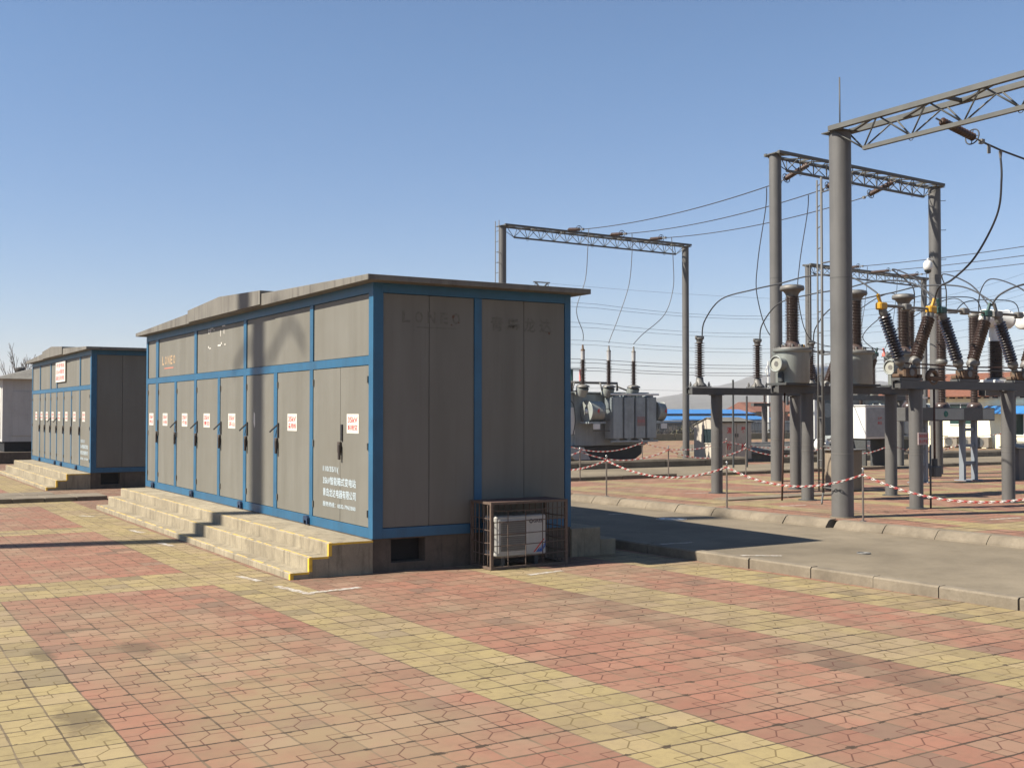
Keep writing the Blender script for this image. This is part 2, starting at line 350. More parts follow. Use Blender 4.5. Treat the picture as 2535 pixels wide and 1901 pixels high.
    def beam(s, p0, p1, wd, ht, mat):
        """rectangular bar from p0 to p1"""
        p0 = Vector(p0); p1 = Vector(p1); z = (p1-p0).normalized()
        a = Vector((0,0,1)) if abs(z.z) < 0.95 else Vector((1,0,0)); x = z.cross(a).normalized(); y = x.cross(z)
        vs = [p + x*(wd/2*i) + y*(ht/2*j) for p in (p0, p1) for i, j in ((-1,-1),(1,-1),(1,1),(-1,1))]
        return s.add(vs, [(3,2,1,0),(4,5,6,7),(0,1,5,4),(1,2,6,5),(2,3,7,6),(3,0,4,7)], mat)
    def prism(s, poly, y0, y1, mat, axis='y'):
        """polygon (a, z) extruded along y (or x)"""
        n = len(poly)
        mk = (lambda a, z, t: (a, t, z)) if axis == 'y' else ((lambda a, z, t: (t, a, z)) if axis == 'x' else (lambda a, z, t: (a, z, t)))
        vs = [mk(a, z, y0) for a, z in poly] + [mk(a, z, y1) for a, z in poly]
        fs = [tuple(range(n)), tuple(range(2*n-1, n-1, -1))] + [(i, n+i, n+(i+1) % n, (i+1) % n) for i in range(n)]
        return s.add(vs, fs, mat)
    def text(s, body, org, ud, vd, wd, ht, mat, bold=0.0):
        tv, tf = glyphs(body, bold)
        if not tv: return s
        xs = [p[0] for p in tv]; ys = [p[1] for p in tv]; ax, bx, ay, by = min(xs), max(xs), min(ys), max(ys)
        o = Vector(org); u = Vector(ud); v = Vector(vd)
        return s.add([o + u*((p[0]-ax)/(bx-ax)*wd) + v*((p[1]-ay)/(by-ay)*ht) for p in tv], tf, mat)
    def build(s, name, parent=None, bevel=0.0):
        off = Vector((0,0,0)); q = parent
        while q is not None: off += q.location; q = q.parent
        me = bpy.data.meshes.new(name)
        me.from_pydata([tuple(Vector(p)-off) for p in s.v], [], s.f)
        for mt in s.mats: me.materials.append(mt)
        me.polygons.foreach_set('material_index', s.mi); me.polygons.foreach_set('use_smooth', s.sm); me.update()
        o = bpy.data.objects.new(name, me); COL.objects.link(o)
        if parent is not None: o.parent = parent
        if bevel:
            b = o.modifiers.new('bevel', 'BEVEL'); b.width = bevel; b.segments = 2; b.limit_method = 'ANGLE'
        return o
GC = {}
def glyphs(body, bold):
    k = (body, bold)
    if k in GC: return GC[k]
    cu = bpy.data.curves.new('lettering', 'FONT'); cu.body = body; cu.size = 1.0; cu.offset = bold; cu.resolution_u = 2
    ob = bpy.data.objects.new('lettering', cu); COL.objects.link(ob)
    dg = bpy.context.evaluated_depsgraph_get(); me = bpy.data.meshes.new_from_object(ob.evaluated_get(dg))
    GC[k] = ([tuple(q.co) for q in me.vertices], [tuple(f.vertices) for f in me.polygons])
    bpy.data.objects.remove(ob); bpy.data.curves.remove(cu); bpy.data.meshes.remove(me)
    return GC[k]
def thing(name, label, cat, loc=(0,0,0), group=None, rz=0.0):
    o = bpy.data.objects.new(name, None); COL.objects.link(o); o.location = loc; o.rotation_euler.z = rz
    o.empty_display_size = 0.2; return tag(o, label, cat, group)
def tag(o, label, cat, group=None):
    o['label'] = label; o['category'] = cat
    if group: o['group'] = group
    return o
def struct(o, label=None, kind='structure'):
    o['kind'] = kind
    if label: o['label'] = label
    return o
def copy_tree(o, parent=None, loc=None, label=None):
    c = o.copy(); COL.objects.link(c)
    if parent is not None: c.parent = parent
    if loc is not None: c.location = loc
    if label: c['label'] = label
    for ch in list(o.children): copy_tree(ch, c)
    return c
def smooth(pts, n=8):
    P = [Vector(p) for p in pts]; out = []
    for i in range(len(P)-1):
        p0 = P[max(i-1, 0)]; p1 = P[i]; p2 = P[i+1]; p3 = P[min(i+2, len(P)-1)]
        for k in range(n):
            t = k/n; out.append(0.5*((2*p1)+(p2-p0)*t+(2*p0-5*p1+4*p2-p3)*t*t+(3*p1-p0-3*p2+p3)*t**3))
    return out + [P[-1]]
def sag(a, b, d, n=16):
    a = Vector(a); b = Vector(b)
    return [a.lerp(b, i/n) - Vector((0, 0, d*4*(i/n)*(1-i/n))) for i in range(n+1)]
ZY = 0.28                                                  # level of the far yard
ORD = ['first', 'second', 'third', 'fourth', 'fifth', 'sixth', 'seventh', 'eighth', 'ninth', 'tenth', 'eleventh', 'twelfth']

# ------------------------------------------------------------------ the setting: terrain, paving, road, kerbs
EARTH = concrete('dry_earth', (0.30, 0.235, 0.15), (0.20, 0.16, 0.10), 0.05)
HILLM = pm('hazy_scrub_hill', (0.125, 0.115, 0.095), 0.95, 0, 0.3, 0.02, 0, (0.085, 0.085, 0.06))
g_ = MB(); g_.add([(-4500,-4500,-3.0),(4500,-4500,-3.0),(4500,4500,-3.0),(-4500,4500,-3.0)], [(0,1,2,3)], EARTH)
struct(g_.build('ground'))
g_ = MB()
a = [(-60,-30),(95,-30),(95,66),(-60,66)]
g_.add([(x,y,-0.06) for x,y in a]+[(x+(30 if x>0 else -30), y+(14 if y>0 else -14), -3.05) for x,y in a], [(0,1,2,3),(0,4,5,1),(1,5,6,2),(2,6,7,3),(3,7,4,0)], EARTH)
struct(g_.build('site_ground'))
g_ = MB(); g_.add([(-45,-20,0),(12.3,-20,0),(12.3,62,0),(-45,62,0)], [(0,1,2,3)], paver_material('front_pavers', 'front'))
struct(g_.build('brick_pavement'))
KN = [(12.05,-6),(11.95,3),(11.72,7.0),(11.60,9.2),(11.38,12.8),(11.24,14.8),(11.15,18),(11.0,30),(10.8,61)]
KF = [(16.7,-6),(16.35,4),(16.15,7),(15.95,11),(15.73,14.3),(15.5,17.5),(15.3,21.5),(15.1,24),(14.75,30),(14.0,61)]
def kx(K, y):
    for (x0,y0),(x1,y1) in zip(K, K[1:]):
        if y0 <= y <= y1: return x0+(x1-x0)*(y-y0)/(y1-y0)
    return K[-1][0]
g_ = MB()
pl = [(x+0.06,y) for x,y in KN]; pr = [(x+0.12,y) for x,y in KF]
n = len(pl); yy = [-6+i*0.5 for i in range(135)]
vs = []
for y in yy: vs += [(kx(KN,y)+0.06, y, 0.138), (kx(KF,y)+0.14, y, 0.138)]
g_.add(vs, [(2*i, 2*i+1, 2*i+3, 2*i+2) for i in range(len(yy)-1)], ROADM)
struct(g_.build('road'))
g_ = MB()
vs = []
for y in yy: vs += [(kx(KF,y)+0.2, y, ZY), (92.0, y, ZY)]
g_.add(vs, [(2*i, 2*i+1, 2*i+3, 2*i+2) for i in range(len(yy)-1)], paver_material('yard_pavers', 'yard'))
struct(g_.build('yard_pavement'))
rk = random.Random(3)
def kerb(name, K, sect, y0, y1, ln, gaps):
    mb = MB(); y = y0
    while y < y1:
        e = y+ln*rk.uniform(0.85, 1.15)
        gap = [q for q in gaps if y < q < e+0.3]
        if gap: e = gap[0]
        c0 = kx(K, y+0.008); c1 = kx(K, e-0.008); j = rk.uniform(-0.012, 0.012); h = rk.uniform(-0.008, 0.008)
        vs = [(c0+dx+j, y+0.008, dz+(h if dz > 0.05 else 0)) for dx, dz in sect] + [(c1+dx+j, e-0.008, dz+(h if dz > 0.05 else 0)) for dx, dz in sect]
        k = len(sect)
        mb.add(vs, [tuple(range(k)), tuple(range(2*k-1, k-1, -1))]+[(i, k+i, k+(i+1) % k, (i+1) % k) for i in range(k)], KERBM)
        y = e + (0.17 if gap else 0)
    return mb.build(name)
struct(kerb('near_kerb', KN, [(0,-0.04),(0.0,0.125),(0.02,0.146),(0.14,0.150),(0.16,-0.04)], -6, 60, 1.0, [6.93]))
struct(kerb('far_kerb', KF, [(0,0.10),(0.02,0.17),(0.10,0.27),(0.15,0.292),(0.30,0.296),(0.32,0.10)], -6, 60, 1.0, [14.55, 22.5]))
# white paint dashes brushed on the pavers
MARK = bpy.data.materials.new('worn_white_road_paint'); ng = NG(MARK); p_ = ng.pos()
ng.set(ng.b.inputs['Base Color'], ng.mix(ng.ramp(ng.noise(p_, 14, 5, 0.7), 0.42, 0.56), (0.42,0.40,0.36), (0.25,0.19,0.125))); ng.b.inputs['Roughness'].default_value = 0.85
def mark(x0, y0, x1, y1, wd, z):
    d = Vector((x1-x0, y1-y0)).normalized(); nx, ny = -d.y*wd/2, d.x*wd/2; N = 9; vs = []
    for i in range(N+1):
        t = i/N; px = x0+(x1-x0)*t; py = y0+(y1-y0)*t; k = rk.uniform(0.75, 1.1)
        vs += [(px+nx*k, py+ny*k, z), (px-nx*k, py-ny*k, z)]
    mb = MB(); mb.add(vs, [(2*i, 2*i+1, 2*i+3, 2*i+2) for i in range(N)], MARK); struct(mb.build('paint_mark'))
for q in ((8.35,13.3,9.0,13.42,0.1,0.004), (5.0,14.15,5.15,13.3,0.12,0.004), (5.2,13.42,5.9,13.5,0.12,0.004), (4.85,15.3,4.95,14.7,0.1,0.004), (4.9,19.9,4.98,19.3,0.12,0.004), (4.95,22.3,5.05,21.7,0.12,0.004), (4.7,26,4.9,25.6,0.12,0.004),
          (11.6,12.55,12.1,12.2,0.1,0.143), (11.3,14.3,12.1,14.2,0.1,0.143), (13.9,19.0,14.4,18.9,0.12,0.143),
          (17.2,17.4,17.9,17.3,0.1,ZY+.004), (18.4,13.2,19.2,13.15,0.1,ZY+.004), (17.9,21.3,18.7,21.2,0.1,ZY+.004), (22.3,22.9,23.0,22.8,0.1,ZY+.004)):
    mark(*q)
# service lanes and trench edging in the far yard
def lane(y0, y1, z, x0=15.6, x1=58): 
    mb = MB(); mb.add([(x0,y0,z),(x1,y0,z),(x1,y1,z),(x0,y1,z)], [(0,1,2,3)], ROADM); return struct(mb.build('service_lane'))
lane(27.0, 31.6, ZY+0.02)
def edging(y, h, wd, x0, x1, gaps=()):
    mb = MB(); x = x0
    while x < x1:
        e = min(x1, x+rk.uniform(1.7, 2.1)); z = rk.uniform(-.01, .01)
        if not any(x < q < e for q in gaps): mb.prism([(y,ZY-.03),(y,ZY+h*.75+z),(y+.05,ZY+h+z),(y+wd-.05,ZY+h+z),(y+wd,ZY+h*.75+z),(y+wd,ZY-.03)], x+.01, e-.01, KERBM, axis='x')
        x = e
    return struct(mb.build('lane_kerb'))
edging(26.75, 0.13, 0.2, 16.3, 50, (22.6, 33)); edging(31.6, 0.30, 0.45, 18.0, 52, (30.0, 39))
edging(19.0, 0.05, 0.5, 17.2, 21.0)
# hills far off
hv = []; hf = []; prof = [(-6,30),(2,36),(5,48),(9,40),(16,24),(24,10),(31,4),(34.5,4),(36.5,12),(38.9,27),(40.3,38),(41.7,47),(42.7,52),(43.7,57),(45,55),(48,52),(50,48),(52,50),(55,44),(60,36),(68,30)]
def hh(a):
    for (a0,h0),(a1,h1) in zip(prof, prof[1:]):
        if a0 <= a <= a1: return h0+(h1-h0)*(a-a0)/(a1-a0)
    return 0
NA, NR = 220, 14
rh = random.Random(11); ph = [rh.uniform(0, 6.28) for _ in range(8)]
for i in range(NA+1):
    az = -6+74*i/NA
    for j in range(NR+1):
        rr = 1150+1500*j/NR; t = j/NR
        bell = math.sin(math.pi*min(1, t*1.25)*0.5) if t < 0.8 else math.cos((t-0.8)/0.2*math.pi/2)
        k = 1+0.05*math.sin(az*0.9+ph[0]+j*.3)+0.03*math.sin(az*2.3+ph[1]+j*.5)+0.012*math.sin(az*6+ph[2]+j*.7)
        hv.append((rr*math.sin(R(az)), rr*math.cos(R(az)), -4+hh(az)*bell*k*1.3))
for i in range(NA):
    for j in range(NR):
        q = i*(NR+1)+j; hf.append((q, q+NR+1, q+NR+2, q+1))
g_ = MB(); g_.add(hv, hf, HILLM, True); struct(g_.build('hills'))

# ------------------------------------------------------------------ substation kiosks with their plinths
UY, UZ = (0,-1,0), (0,0,1)                                # reading directions on the long face (viewed from -X)
def plinth(x0, y0, ln, wd, zp, label, far_steps=True):
    rt_ = thing('concrete_plinth', label, 'plinth', (x0, y0, 0))
    b = MB(); hx0, hx1, hz0, hz1 = x0+0.30, x0+0.85, 0.12, 0.455
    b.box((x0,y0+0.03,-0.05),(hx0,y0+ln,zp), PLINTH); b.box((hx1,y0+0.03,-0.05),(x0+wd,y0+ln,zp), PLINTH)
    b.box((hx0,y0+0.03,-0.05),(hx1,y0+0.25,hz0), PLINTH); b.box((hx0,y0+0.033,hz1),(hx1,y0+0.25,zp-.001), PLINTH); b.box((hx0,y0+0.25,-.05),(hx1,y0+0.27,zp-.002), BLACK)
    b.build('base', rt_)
    dirs = [(-1, x0, ((1.22,0.09),(0.95,0.285),(0.665,zp-0.012)))]
    if far_steps: dirs.append((1, x0+wd, ((0.86,0.25),(0.56,zp-0.03))))
    for sgn, xb, st in dirs:
        inner = [0.95,0.665,0.0] if sgn < 0 else [0.56,0.0]
        prev = -0.05
        for (d, z), di in zip(st, inner):
            q = MB(); q.box((xb+sgn*d, y0-0.02+0.004*d, -0.05), (xb+sgn*(di-0.004), y0+ln-0.4, z), STEP, 0.012)
            so_ = q.build('step', rt_)
            e = MB(); yx = xb+sgn*d
            if sgn < 0:
                e.box((yx-0.003, y0-0.0235, max(prev,0)), (yx+0.045, y0-0.0205+0.004*d, z-.002), YEL)
                e.box((yx-0.0035, y0-0.022, max(prev,0)), (yx-0.0005, y0+0.035, z-.012), YEL)
                e.box((xb+sgn*(di), y0-0.0235+0.004*d, z-.03), (yx+.045, y0-0.0203+0.004*d, z-.003), YEL)
                yq = y0-0.02
                while yq < y0+ln-0.5:
                    ye = min(yq+rk.uniform(0.25, 1.1), y0+ln-0.45)
                    e.add([(yx+.012,yq,z+.002),(yx+rk.uniform(.035,.06),yq,z+.002),(yx+rk.uniform(.035,.06),ye,z+.002),(yx+.012,ye,z+.002)], [(0,1,2,3)], YELW); yq = ye+rk.uniform(0.0, 0.25)
                e.build('edge_paint', so_)
            prev = z
    return rt_
YELW = bpy.data.materials.new('worn_yellow_paint'); ng = NG(YELW); p_ = ng.pos()
ng.set(ng.b.inputs['Base Color'], ng.mix(ng.ramp(ng.noise(p_, 9, 5, 0.7), 0.47, 0.63), (0.56,0.37,0.07), (0.44,0.37,0.26))); ng.b.inputs['Roughness'].default_value = 0.85

def kiosk(x0, y0, ln, wd, z0, label, posts, doors, uppers, locks_side, lugs, stickers, second=False):
    """posts: (y0,y1) full or lower blue posts; doors: (ya,yb,seam or None); uppers: (ya,yb)"""
    rt_ = thing('substation_kiosk', label, 'electrical kiosk', (x0, y0, z0))
    L = lambda *a: (x0+a[0], y0+a[1], a[2])
    zb, zm0, zm1, zt0, zt1 = 0.62, 2.95, 3.08, 3.98, 4.14
    XF, XP, XD = x0, x0+0.022, x0+0.012              # frame face, panel face, door face
    f = MB()
    f.box((XF,y0,z0),(XF+0.16,y0+0.155,zt1), BLUE); f.box((XF,y0+ln-0.15,z0),(XF+0.16,y0+ln,zt1), BLUE)
    f.box((XF+.002,y0+.155,z0+.001),(XF+0.10,y0+ln-.15,zb), BLUE); f.box((XF+.003,y0+.155,zt0),(XF+0.10,y0+ln-.15,zt1-.001), BLUE)
    f.box((XF+.002,y0+.155,zm0),(XF+0.10,y0+ln-.15,zm1), BLUE)
    for a, b, full in posts:
        f.box((XF,y0+a,zb+.001),(XF+0.09,y0+b,zm0-.001), BLUE)
        if full: f.box((XF,y0+a,zm1+.001),(XF+0.09,y0+b,zt0-.001), BLUE)
    # near end, far end and back
    xe = x0+wd
    ex = [(x0+0.16,x0+0.135), (x0+wd*0.487,x0+wd*0.524)]
    f.box((x0+.16,y0+.001,z0+.001),(xe-.11,y0+.09,zb), BLUE); f.box((x0+.16,y0+.001,zt0),(xe-.11,y0+.09,zt1-.001), BLUE)
    f.box((x0+wd*0.487,y0,zb+.001),(x0+wd*0.524,y0+.09,zt0-.001), BLUE); f.box((xe-.11,y0,z0),(xe,y0+.15,zt1), BLUE)
    f.box((xe-.11,y0+ln-.15,z0),(xe,y0+ln,zt1), BLUE)
    f.box((xe-.1,y0+.15,z0+.002),(xe-.003,y0+ln-.15,zb), BLUE); f.box((xe-.1,y0+.15,zt0),(xe-.003,y0+ln-.15,zt1-.002), BLUE)
    f.build('frame', rt_, 0.004)
    b = MB()
    b.box((x0+.07,y0+.07,z0+.01),(xe-.05,y0+ln-.05,zt1-.02), pm('seam_dark', (0.03,0.025,0.02), 0.8))
    b.build('inner_shell', rt_)
    q = MB(); k = 0.0
    q.box((xe-.045,y0+.16,zb+.01),(xe-.012,y0+ln-.16,zt0-.01), PANEL); q.box((x0+.17,y0+ln-.045,zb),(xe-.12,y0+ln-.01,zt0), PANEL)
    q.build('rear_panel', rt_)
    ends = ((x0+.132+.03, x0+wd*0.2653-.004), (x0+wd*0.2653+.004, x0+wd*0.487-.004), (x0+wd*0.524+.004, x0+wd*0.746-.004), (x0+wd*0.746+.004, xe-.114))
    for i, (xa, xb) in enumerate(ends):
        e = MB(); e.box((xa,y0+.016,zb+.006),(xb,y0+.06,zt0-.006), PANEL, .004); eo = e.build('end_panel', rt_)
    if not second:
        t = MB()
        for i, ch in enumerate('LONEO'):
            t.text(ch, (7.02+.205*i, y0+.0125, 3.57), (1,0,0), UZ, .13, .17, LETG, 0.03)
        t.box((7.25,y0+.013,3.50),(7.9,y0+.0158,3.515), LETG)
        for i, ch in enumerate('青岛龙达'):
            t.text(ch, (8.50+.29*i, y0+.0125, 3.50), (1,0,0), UZ, .22, .22, LETG, 0.02)
        t.build('painted_lettering', rt_)
        rs = MB()
        for (sx, sz, sr) in ((7.86,3.69,.035),(7.95,3.6,.02),(7.83,3.56,.015),(9.55,3.5,.022)):
            rs.add([(sx+sr*math.cos(i*.9)*rk.uniform(.5,1.2), y0+.0118, sz+sr*math.sin(i*.9)*rk.uniform(.5,1.2)) for i in range(7)], [tuple(range(7))], pm('rust_spot', (0.15,0.085,0.055), .8))
        rs.build('rust_spot', rt_)
    for ya, yb in uppers:
        e = MB(); e.box((XP,y0+ya+.006,zm1+.006),(XP+.04,y0+yb-.006,zt0-.006), PANEL, .004); e.build('upper_panel', rt_)
    drs = []
    for ya, yb, sticker in doors:
        e = MB(); e.box((XD,y0+ya+.006,zb+.006),(XD+.04,y0+yb-.006,zm0-.006), PANEL, .004); d = e.build('door', rt_); drs.append(d)
        if sticker:
            sy, sw, sh, txt, st = sticker
            s_ = MB(); za = 1.96 if not second else 1.98
            s_.box((XD-.004,y0+sy-sw/2,za),(XD-.0005,y0+sy+sw/2,za+sh), STICK)
            lines = txt.split('/'); X_ = XD-.0055; n = len(lines)
            s_.box((XD-.0052,y0+sy-sw*.42,za+sh*.935),(XD-.0042,y0+sy+sw*.42,za+sh*.95), pm('sticker_rule', (.35,.3,.28), .6)); s_.box((XD-.0052,y0+sy-sw*.42,za+sh*.05),(XD-.0042,y0+sy+sw*.42,za+sh*.065), pm('sticker_rule', (.35,.3,.28), .6))
            for i, ln_ in enumerate(lines):
                hh_ = sh*.30; zz = za+sh*(.55-.40*i)
                s_.text(ln_, (X_, y0+sy+sw*.41, zz), UY, UZ, sw*.82 if len(ln_) > 1 else sw*.25, hh_, REDF, .022)
            s_.build('warning_sticker', d)
    for (ya, yb, st_), d in zip(doors, drs):
        for z_ in (.82, 1.78, 2.74):
          h = MB(); h.cyl((XD-.012,y0+yb-.03 if not (ya < .3) else y0+ya+.03,z_-.05),(XD-.012,y0+yb-.03 if not (ya < .3) else y0+ya+.03,z_+.05), .014, pm('hinge_steel', (.16,.15,.13), .5, .2), seg=8)
          h.build('hinge', d)
    for ly, di, swung in locks_side:
        d = drs[di]
        h = MB(); h.box((XF-.03,y0+ly-.055,1.66),(XF+.01,y0+ly+.035,1.83), pm('lock_metal', (.12,.095,.075), .5, .4), .008); h.box((XF-.045,y0+ly-.075,1.56),(XF-.012,y0+ly-.02,1.79), pm('lock_cover', (.055,.042,.035), .5, .2), .008); h.build('lock', d)
        h = MB(); h.box((XD-.025,y0+ly-.10,1.84),(XD+.005,y0+ly-.055,2.09), RUBBER, .006)
        if swung: h.beam((XD-.02,y0+ly-.08,2.06),(XD-.10,y0+ly+.10,1.93), .018, .022, RUBBER)
        h.build('handle', d)
    for ly in lugs:
        h = MB(); h.prism([(y0+ly-.09,.53),(y0+ly-.09,.585),(y0+ly-.06,.615),(y0+ly+.06,.615),(y0+ly+.09,.585),(y0+ly+.09,z0+.005),(y0+ly+.045,z0+.005),(y0+ly+.045,.53),(y0+ly,.555),(y0+ly-.045,.53),(y0+ly-.045,z0+.005),(y0+ly-.09,z0+.005)], XF-.045, XF+.001, DBLUE, axis='x'); h.build('lifting_lug', rt_)
    # lettering on the near double door
    t = MB(); X_ = XD-.003; tx = x0*0+X_
    rows = ([('110/35/1(', 16.50, .62, 1.335, .105), ('35kV智能箱式变电站', 16.50, 1.28, 1.16, .125), ('青岛龙达电器有限公司', 16.50, 1.28, .975, .125), ('服务热线：0532-7963300', 16.50, 1.27, .82, .075)] if not second
            else [('110/35/10', 1.62, .62, 1.335, .10), ('35kV智能箱式变电站', 1.62, 1.18, 1.16, .125), ('青岛龙达电器有限公司', 1.62, 1.18, .975, .125), ('服务热线：0532-7963300', 1.62, 1.18, .82, .075)])
    for body, yy_, w_, z_, h_ in rows:
        t.text(body, (tx, yy_ if not second else y0+yy_, z_), UY, UZ, w_, h_, LETW, .006)
    t.build('painted_lettering', rt_)
    if not second:
        t = MB()
        for i, ch in enumerate('LONEO'):
            t.text(ch, (XP-.003, 26.55-.245*i, 3.36), UY, UZ, .17, .20, LETO, .03)
        t.box((XP-.003,25.55,3.27),(XP-.001,26.35,3.29), pm('faded_red_underline', (.5,.16,.1), .7)); t.build('painted_lettering', rt_)
        t = MB()                                       # remains of two large peeled characters
        for (ya, za, w_, h_) in ((22.78,3.92,.05,.10),(22.66,3.95,.035,.13),(22.55,3.97,.13,.025),(22.42,3.93,.05,.022),(21.98,3.84,.028,.13),(21.78,3.97,.20,.022),(21.75,3.86,.03,.09),(22.80,3.60,.05,.04),(22.70,3.57,.12,.02),(22.02,3.60,.28,.03),(21.92,3.62,.05,.07),(21.68,3.60,.06,.03)):
            t.box((XP-.003,ya-w_/2,za-h_/2),(XP-.0005,ya+w_/2,za+h_/2), STICK)
        t.build('peeled_lettering', rt_)
        t = MB(); t.add([(XD-.003,19.87,2.28),(XD-.003,19.80,2.24),(XD-.003,19.79,2.05),(XD-.003,19.83,1.98),(XD-.003,19.88,2.08)], [(0,1,2,3,4)], STICK); t.build('sticker_remnant', drs[3])
    else:
        t = MB(); ya, yb = 6.0, 4.2
        t.box((XF-.03,y0+yb,3.28),(XF-.005,y0+ya,3.96), STICK)
        for i, ln_ in enumerate(('1号变电站','35kV箱变','高压危险')): t.text(ln_, (XF-.032, y0+ya-.1, 3.76-.21*i), UY, UZ, 1.55, .15, REDF, .012)
        t.build('sign_board', rt_)
    # roof: shallow gable along the long side, thicker in the middle, with a raised cover plate
    ox, oy = .20, .27; yc = y0+ln*.497; ze, zr = 4.20, 4.40; h = MB(); hy = .05
    xa, xb = x0-ox, xe+ox; ya, yb = y0-oy, y0+ln+oy; zu = 4.12
    pr_ = [(ya,zu),(ya,ze),(yc,zr),(yb,ze),(yb,zu)]
    h.prism(pr_, xa, xb, ROOF, axis='x'); ro = h.build('roof', rt_, .006)
    h = MB(); c0, c1 = y0+ln*.318, y0+ln*.662; zz = lambda y: ze+(zr-ze)*(1-abs(y-yc)/(yc-ya))
    h.prism([(c0,zu+.02),(c0,zz(c0)+.055),(yc,zr+.085),(c1,zz(c1)+.055),(c1,zu+.02)], xa-.03, xb+.03, ROOF, axis='x'); h.build('ridge_cover', ro, .005)
    return rt_
O1 = 14.60
posts1 = [(a-O1, b-O1, fl) for a, b, fl in ((16.93,17.07,1),(18.61,18.78,0),(20.30,20.46,1),(21.93,22.09,0),(23.61,23.79,1),(25.20,25.38,0),(26.84,27.07,1))]
doors1 = [(14.755,15.82,(15.34,.44,.285,'35kV/站用变')), (15.82,16.93,None), (17.07,18.61,(17.88,.44,.285,'35kV/备用线')), (18.78,20.30,None), (20.46,21.93,(21.18,.44,.285,'35kV/浮山')), (22.09,23.61,(22.86,.44,.285,'35kV/青白')), (23.79,25.20,(24.54,.44,.285,'35kV/母线')), (25.38,26.84,(26.21,.42,.285,'35kV/分段')), (27.07,27.85,(27.5,.40,.285,'35kV/所变'))]
doors1 = [(a-O1, b-O1, (s_[0]-O1,)+s_[1:]+(0,) if s_ else None) for a, b, s_ in doors1]
ups1 = [(a-O1, b-O1) for a, b in ((14.755,16.93),(17.07,20.30),(20.46,23.61),(23.79,26.84),(27.07,27.85))]
locks1 = [(a-O1, d, s_) for a, d, s_ in ((15.81,0,0),(18.62,2,1),(20.30,3,1),(21.94,4,1),(23.62,5,1),(25.29,6,1),(26.92,7,0))]
lugs1 = [a-O1 for a in (27.2,23.86,20.55,17.13)]
plinth(6.56, O1, 13.41, 3.393, .476, 'stepped concrete plinth with worn yellow edges under the large near kiosk')
kiosk(6.56, O1, 13.41, 3.393, .476, 'large near kiosk, grey with blue frame and white door lettering', posts1, doors1, ups1, locks1, lugs1, None)
O2 = 34.80; n2 = [0.155, 1.78, 3.22, 4.62, 5.95, 7.2, 8.4, 9.55, 10.75]
L2 = 11.45
posts2 = [(n2[i]-.06, n2[i]+.06, 1 if i in (1, 4, 5, 7) else 0) for i in range(1, 8)]
tx2 = ['35kV/浮山', '35kV/母线', '35kV/分段', '35kV/青白', '35kV/备用', '35kV/站变', '35kV/所变', '35kV/所变']
doors2 = [((n2[i]+.06 if i else .155), (n2[i+1]-.06), ((n2[i]+n2[i+1])/2+.2, .42, .30, tx2[i], 0)) for i in range(7)] + [(n2[7]+.06, L2-.15, (10.4, .40, .30, tx2[7], 0))]
ups2 = [(.155,n2[1]-.06),(n2[1]+.06,n2[4]-.06),(n2[4]+.06,n2[5]-.06),(n2[5]+.06,n2[7]-.06),(n2[7]+.06,L2-.15)]
locks2 = [(n2[i], i-1, i in (4, 5)) for i in range(1, 8)]
plinth(6.56, O2, L2, 3.393, .476, 'stepped concrete plinth with yellow edges under the second kiosk, left of the near one', False)
kiosk(6.56, O2, L2, 3.393, .476, 'second blue-framed grey kiosk with a red lettered board, behind the near one', posts2, doors2, ups2, locks2, [2.2,4.9,6.1,9.4], None, True)
# third, pale kiosk at the left edge
k3 = thing('substation_kiosk', 'plain pale grey kiosk with a hipped roof at the left edge', 'electrical kiosk', (6.5, 54.4, .5))
PK = pm('pale_kiosk_side', (0.40,0.39,0.36), .6, 0, .1, 1, .2, (.25,.23,.2)); 
q = MB(); q.box((6.5,54.4,.95),(11,66,3.75), PK); q.build('wall', k3)
for i in range(2):
    q = MB(); q.box((6.9+1.75*i,54.37,1.2),(8.5+1.75*i,54.399,3.2), PK, .01); q.build('end_panel', k3)
q = MB()
for i in range(5): q.box((6.47,54.9+2.2*i,1.1),(6.499,56.8+2.2*i,3.4), pm('pale_kiosk_door', (0.62,0.62,0.58), .5), .01)
q.build('door_row', k3)
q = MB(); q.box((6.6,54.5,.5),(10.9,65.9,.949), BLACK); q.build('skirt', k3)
q = MB(); vs = [(6.1,54.0,3.75),(11.4,54.0,3.75),(11.4,66.4,3.75),(6.1,66.4,3.75),(8.75,56.8,4.5),(8.75,63.6,4.5)]
q.add(vs, [(0,1,4),(1,2,5,4),(2,3,5),(3,0,4,5),(3,2,1,0)], ROOF); q.build('roof', k3)
q = MB(); q.box((5.2,53.6,-.05),(11.2,66.5,.5), PLINTH); tag(q.build('concrete_plinth'), 'low dark concrete plinth under the pale grey kiosk at the left edge', 'plinth')
# trench cover between the kiosks
q = MB()
for i in range(16):
    q.box((-6+.76*i,30.35,-.05),(-6+.76*i+.745,31.6,.11+rk.uniform(-.006,.006)), KERBM, .01)
tag(q.build('trench_cover'), 'row of low concrete trench slabs between the two blue-framed kiosks', 'trench cover')
q = MB()
for i in range(14): q.box((-6+.8*i,32.3,-.05),(-6+.8*i+.78,33.3,.07), KERBM, .01)
tag(q.build('trench_cover'), 'narrow flat concrete slabs in front of the second kiosk steps', 'trench cover')

